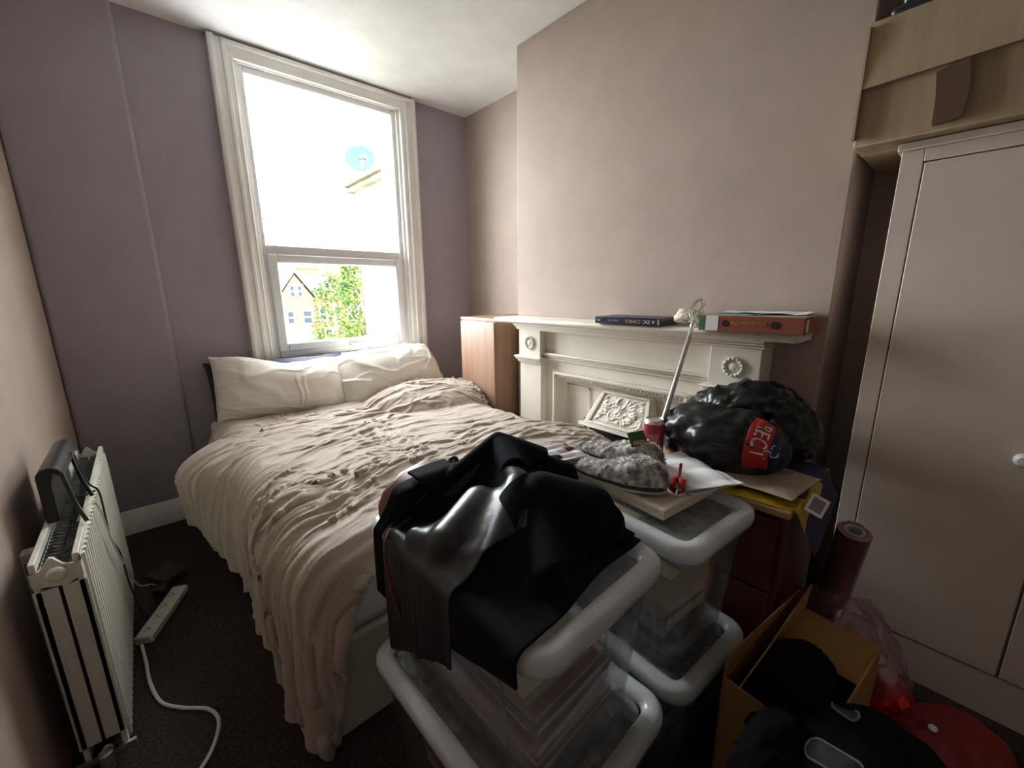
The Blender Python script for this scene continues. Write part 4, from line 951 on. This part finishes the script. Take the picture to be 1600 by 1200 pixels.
# things sticking out beneath the bags at the right end
M_yel = mat('yellow_bag_plastic', (.50, .34, .01), .35, bump=(25, .5), bdist=.004)
def rumple(name, c, w, l, rz, m, seed, amp, label, cat, hang=None, n=60, group=None):
    u, v = np.meshgrid(np.linspace(-.5, .5, n), np.linspace(-.5, .5, n), indexing='ij')
    X3 = np.stack([u*w*10, v*l*10, u*0], -1); Z = amp*(1+(1-2*np.abs(vnoise(X3, 1.2, seed)))*.8+vnoise(X3, 3, seed+1)*.35+vnoise(X3, .5, seed+3))
    k = np.clip(np.minimum(.5-np.abs(u), .5-np.abs(v))*10, 0.05, 1); Z = Z*k
    U = u*w+.012*vnoise(X3, 1.5, seed+5)*1; Vv = v*l+.012*vnoise(X3, 1.5, seed+6)
    co, si = math.cos(rz), math.sin(rz); x = c[0]+co*U-si*Vv; y = c[1]+si*U+co*Vv; z = c[2]+Z
    if hang: x, y, z = hang(x, y, z)
    return tag(grid_obj(name, np.stack([x, y, z], -1), m, solid=.0012, sub=1), label, cat, group)
def drop(x, y, z, x0=1.185, y0=.24):
    o = np.maximum(0, x0-x); z = z-o*1.2; x = np.where(o > 0, x0-o*.35-.004, x)
    o = np.maximum(0, y0-y); z = z-o*1.1; y = np.where(o > 0, y0-o*.45-.002, y)
    return x, y, z
rumple('yellow_bag', (1.32, .36, .722), .26, .30, R(8), M_yel, 4, .014, 'crumpled yellow plastic bag under the carrier bag', 'plastic bag', drop)
rumple('magazine_in_wrap', (1.32, .35, .752), .22, .22, R(-6), mat('cream_wrapped_magazine', (.42, .36, .28), .3, bump=(20, .3)), 7, .006, 'cream wrapped magazine between yellow bag and carrier bag', 'magazine')
def drop2(x, y, z): return drop(x, y, z, 1.19, .25)
rumple('navy_lace_cloth', (1.42, .25, .727), .34, .22, R(5), M_navy, 12, .010, 'dark navy lace cloth hanging over the right end of the chest', 'cloth', drop2)
lt = thing('care_label', 'square white swing tag hanging by the navy cloth', 'tag', (1.262, .205, .735), (R(60), R(25), R(-70)))
MB().box(-.022, -.026, 0, .022, .026, .001).build('tag_card', M_paper, lt); MB().box(-.015, -.018, .001, .015, .018, .0015).build('tag_print', mat('grey_tag_print', (.25, .22, .25), .5), lt)

# ================================================================ MANTEL SHELF things
SZ = 1.148
bk = thing('book', 'dark hardback book lying on the mantel shelf, spine outwards', 'book', (1.715, 1.055, SZ), R(2))
mdk = mat('dark_navy_cover', (.022, .022, .045), .35)
mb = MB(); mb.box(-.09, -.165, 0, .09, .165, .003); mb.box(-.09, -.165, .030, .09, .165, .033); mb.box(-.09, -.165, .003, -.087, .165, .030); mb.box(-.09, -.1651, .003, .09, -.162, .03)
mb.build('cover', mdk, bk, bevel=.001); MB().box(-.087, -.16, .003, .086, .162, .030).build('pages', M_page, bk)
# spine lettering, upside down as it lies
def spine(body, size, m, ycen, xf, parent, z, sx=1.0, flip=True):
    xa = Vector((0, 1, 0)) if flip else Vector((0, -1, 0)); ya = Vector((0, 0, -1)) if flip else Vector((0, 0, 1))
    return text('spine_lettering', body, size, m, frame(xa, ya, Vector((-1, 0, 0)), (xf, ycen, z)), parent, sx=sx)
m_gold = mat('gold_lettering', (.62, .42, .2), .4); m_pl = mat('pale_lettering', (.45, .45, .5), .4)
spine('DC', .020, M_paper, -.10, -.0906, bk, .0165, 1.1); spine('COMICS', .020, m_gold, -.035, -.0906, bk, .0165, 1.0); spine('YEAR BY YEAR', .010, m_pl, .065, -.0906, bk, .0165, .9)
spine('A', .020, M_paper, -.132, -.0906, bk, .0165); spine('DK', .014, M_paper, .145, -.0906, bk, .0165)
MB().box(-.0905, -.158, .004, -.0900, -.152, .029).build('spine_border', m_gold, bk)
bf = thing('box_file', 'red brown lever arch box file lying on the right end of the shelf', 'box file', (1.705, .545, SZ), R(3))
m_bf = mat('red_brown_file_card', (.26, .065, .035), .6, bump=(80, .1)); m_tf = mat('tan_file_board', (.42, .32, .2), .8)
mb = MB(); mb.box(-.10, -.17, 0, -.096, .10, .055); mb.box(-.10, -.17, 0, .12, -.166, .050)
mb.build('file_spine', m_bf, bf, bevel=.001); MB().box(-.10, -.17, .055, .12, .17, .059).box(-.10, -.17, -.0005, .12, .17, .0).build('file_cover', m_tf, bf, bevel=.001)
MB().box(-.094, -.16, .003, .115, .166, .050).build('papers_inside', M_page, bf)
MB().box(-.101, .10, 0, -.096, .145, .055).build('white_label', M_paper, bf); MB().box(-.101, .145, 0, -.096, .17, .055).build('green_label', mat('green_file_label', (.06, .17, .07), .6), bf)
for y in (.075, -.085):
    MB().lathe([(.013, 0), (.013, .0008), (.001, .0008)], 20, Matrix.Translation((-.1005, y, .028)) @ Matrix.Rotation(R(-90), 4, 'Y')).build('finger_hole', M_dkgap, bf)
spine('HOLLYWOOD U.S.A.', .015, m_gold, -.0, -.1010, bf, .030, .85, flip=False)
MB().box(-.08, -.1708, .006, -.05, -.170, .048).build('end_label', M_paper, bf)
sheet_paper('loose_sheet', 'white sheet lying on top of the red brown box file', 1.74, .52, SZ+.061, .15, .27, R(6), 4, .008)
sheet_paper('teal_leaflet', 'pale teal leaflet under the white sheet on the box file', 1.70, .60, SZ+.059, .10, .20, R(-25), 8, .004, mat('teal_leaflet', (.25, .42, .42), .6), 'leaflet')
o = lump('crumpled_tissue', (1.73, .80, SZ+.030), (.045, .055, .032), mat('cream_tissue', (.66, .60, .48), .9), crink=.012, sc=25, seed=5, sub=4, flat=SZ+.001); tag(o, 'crumpled cream tissue beside the whisk head on the shelf', 'tissue')

# ================================================================ FLOOR CLUTTER at the right
M_card2 = mat('orange_brown_cardboard', (.33, .17, .055), .85, bump=(90, .2), var=.1, vscale=5)
ob = thing('open_carton', 'open orange brown cardboard carton on the floor beside the storage boxes', 'box', (1.09, .15, 0), R(-6))
W2, L2, HH = .40, .20, .40
mb = MB(); t_ = .005
mb.box(-W2/2, L2/2-t_, 0, W2/2, L2/2, HH); mb.box(-W2/2, -L2/2, 0, W2/2, -L2/2+t_, HH); mb.box(-W2/2, -L2/2, 0, -W2/2+t_, L2/2, HH); mb.box(W2/2-t_, -L2/2, 0, W2/2, L2/2, HH); mb.box(-W2/2, -L2/2, 0, W2/2, L2/2, t_)
mb.build('box_walls', M_card2, ob, bevel=.001)
def flapm(a, b, c, d, nm='flap'):
    a, b, c, d = map(Vector, (a, b, c, d)); nn = (b-a).cross(d-a).normalized()*.004
    mb = MB(); mb.rings([[a, b, c, d], [a+nn, b+nn, c+nn, d+nn]]); return mb.build(nm, M_card2, ob, bevel=.001)
flapm((-W2/2, L2/2, HH), (W2/2, L2/2, HH), (W2/2-.01, L2/2-.012, HH+.06), (-W2/2+.02, L2/2+.0, HH+.055))
flapm((-W2/2+.0, L2/2-.03, HH-.02), (W2/2, L2/2-.025, HH-.02), (W2/2+.015, L2/2-.03, HH+.075), (-W2/2+.10, L2/2-.04, HH+.03))
flapm((W2/2, -L2/2, HH), (W2/2, L2/2-.02, HH), (W2/2-.14, L2/2-.03, HH-.03), (W2/2-.14, -L2/2, HH-.03))
M_blk = mat('black_fleece', (.006, .006, .007), .95, spec=.08, bump=(200, .4), bdist=.002)
jk = thing('black_rucksack', 'black fabric rucksack with grey piped patches slumped at the front', 'rucksack', (.92, .02, 0))
jb = lump('bag_body', (.83, .0, .26), (.23, .165, .27), M_blk, jk, crink=.010, sc=7, seed=15, flat=.003, rot=-.2); rel(jb, (.92, .02, 0))
jh = lump('top_folds', (.76, .13, .40), (.12, .06, .09), M_blk, jk, crink=.014, sc=12, seed=19); rel(jh, (.92, .02, 0))
bv2 = BVHTree.FromPolygons([v.co for v in jb.data.vertices], [list(p.vertices) for p in jb.data.polygons])
tag(lump('black_jumper', (1.03, .155, .29), (.165, .078, .13), M_blk, crink=.022, sc=6, seed=44, rot=-.1), 'black knitted garment stuffed inside the open cardboard carton', 'jumper')
M_trim = mat('grey_piping', (.16, .16, .15), .7); M_patch = mat('dark_grey_mesh_patch', (.04, .04, .038), .9)
def onj(px, py, off):
    d = w_+r_*((px-800)/F)-u_*((py-600)/F); h = bv2.ray_cast(Vector((0, 0, H)), d)
    if h[0] is None: h = bv2.find_nearest(Vector((0, 0, H))+d*1.1)
    return h[0]+h[1]*off
def loop(cx, cy, w, h, ang):
    pts = [(cx+x*math.cos(ang)-y*math.sin(ang), cy+x*math.sin(ang)+y*math.cos(ang)) for x, y in rrect(w, h, min(w, h)*.48, 5)]
    P_ = [onj(a, b, .003) for a, b in pts]; P_.append(P_[0])
    q = MB(); q.tube(P_, .0022, 6, smooth=False); o = rel(q.build('patch_piping', M_trim, jk), (.92, .02, 0))
    c0 = onj(cx, cy, .002); bm = bmesh.new(); vc = bm.verts.new(c0); vs = [bm.verts.new(onj(a, b, .002)) for a, b in pts]
    for i in range(len(vs)): bm.faces.new((vc, vs[i], vs[(i+1) % len(vs)]))
    me = bpy.data.meshes.new('patch'); bm.to_mesh(me); bm.free(); rel(finish('patch_fabric', me, M_patch, jk, solid=.001), (.92, .02, 0))
loop(1322, 1112, 46, 17, R(36)); loop(1305, 1190, 100, 34, R(30))
# red gift bag, tissue and the clear pink film with a wrapping roll
M_redf = mat('red_gift_bag', (.24, .006, .012), .5, bump=(14, .5), bdist=.01); M_foil = mat('red_foil', (.62, .02, .02), .18, metal=.35, bump=(30, .6), bdist=.006)
o = lump('red_bag', (1.36, -.115, .115), (.16, .10, .125), M_redf, crink=.010, sc=9, seed=23, flat=.003, rot=-.5); tag(o, 'red fabric gift bag lying on the carpet at the wardrobe', 'bag')
tag(MB().lathe([(.001, .004), (.008, .003), (.009, 0)], 12, Matrix.Translation((1.30, -.085, .238)) @ Matrix.Rotation(R(-15), 4, 'Y')).build('pale_sticker', M_paper), 'small pale round sticker on the red bag', 'sticker')
o = lump('red_foil_parcel', (1.42, .02, .11), (.08, .075, .11), M_foil, crink=.014, sc=16, seed=29, flat=.003); tag(o, 'shiny red foil parcel between carton and red bag', 'parcel')
o = lump('clear_film_bag', (1.46, .13, .185), (.145, .14, .185), M_film, crink=.018, sc=11, seed=33, flat=.003, rot=-.4); tag(o, 'crumpled clear pink plastic bag leaning by the wardrobe', 'plastic bag')
o = lump('pink_tissue', (1.45, .13, .14), (.11, .11, .13), mat('crimson_tissue', (.30, .02, .06), .7, col2=(.55, .38, .40), vscale=8), crink=.018, sc=13, seed=37, flat=.003); tag(o, 'crimson and white tissue bundle inside the clear bag', 'tissue')
cl = MB().box(-.035, -.014, 0, .035, .014, .002).build('cream_label', mat('cream_label', (.45, .38, .28), .7)); cl.location = (1.37, .05, .285); cl.rotation_euler = (R(25), R(-25), R(-50)); tag(cl, 'small cream paper label lying on the clear pink bag', 'label')
A0, A1 = Vector((1.60, .21, .006)), Vector((1.50, .145, .585)); dv = (A1-A0); rl = dv.length; rq = dv.to_track_quat('Z', 'X').to_matrix().to_4x4()
ro = thing('wrapping_roll', 'shiny roll of clear purple wrapping film leaning on the wardrobe', 'roll', A0)
M_roll = mat('purple_film_roll', (.30, .17, .20), .16, metal=.6, spec=.7, bump=(18, .4), bdist=.004)
MB().lathe([(.027, 0), (.043, 0), (.043, rl), (.042, rl+.001), (.027, rl+.001), (.026, rl-.01), (.026, 0)], 32, rq, cap=False).build('film', M_roll, ro)
MB().lathe([(.020, .0), (.0255, .0), (.0255, rl+.004), (.020, rl+.004), (.020, 0)], 24, rq, cap=False).build('core', mat('white_core', (.5, .46, .4), .8), ro)
mb = MB(); mb.rings([[rq @ Vector((.044*math.cos(a), .044*math.sin(a), rl-.02)), rq @ Vector((.044*math.cos(a), .044*math.sin(a), rl+.004)), rq @ Vector((.046*math.cos(a), .046*math.sin(a), rl+.004)), rq @ Vector((.046*math.cos(a), .046*math.sin(a), rl-.02))] for a in (-.9, -.6, -.3, 0)])
mb.build('loose_edge', M_paper, ro)
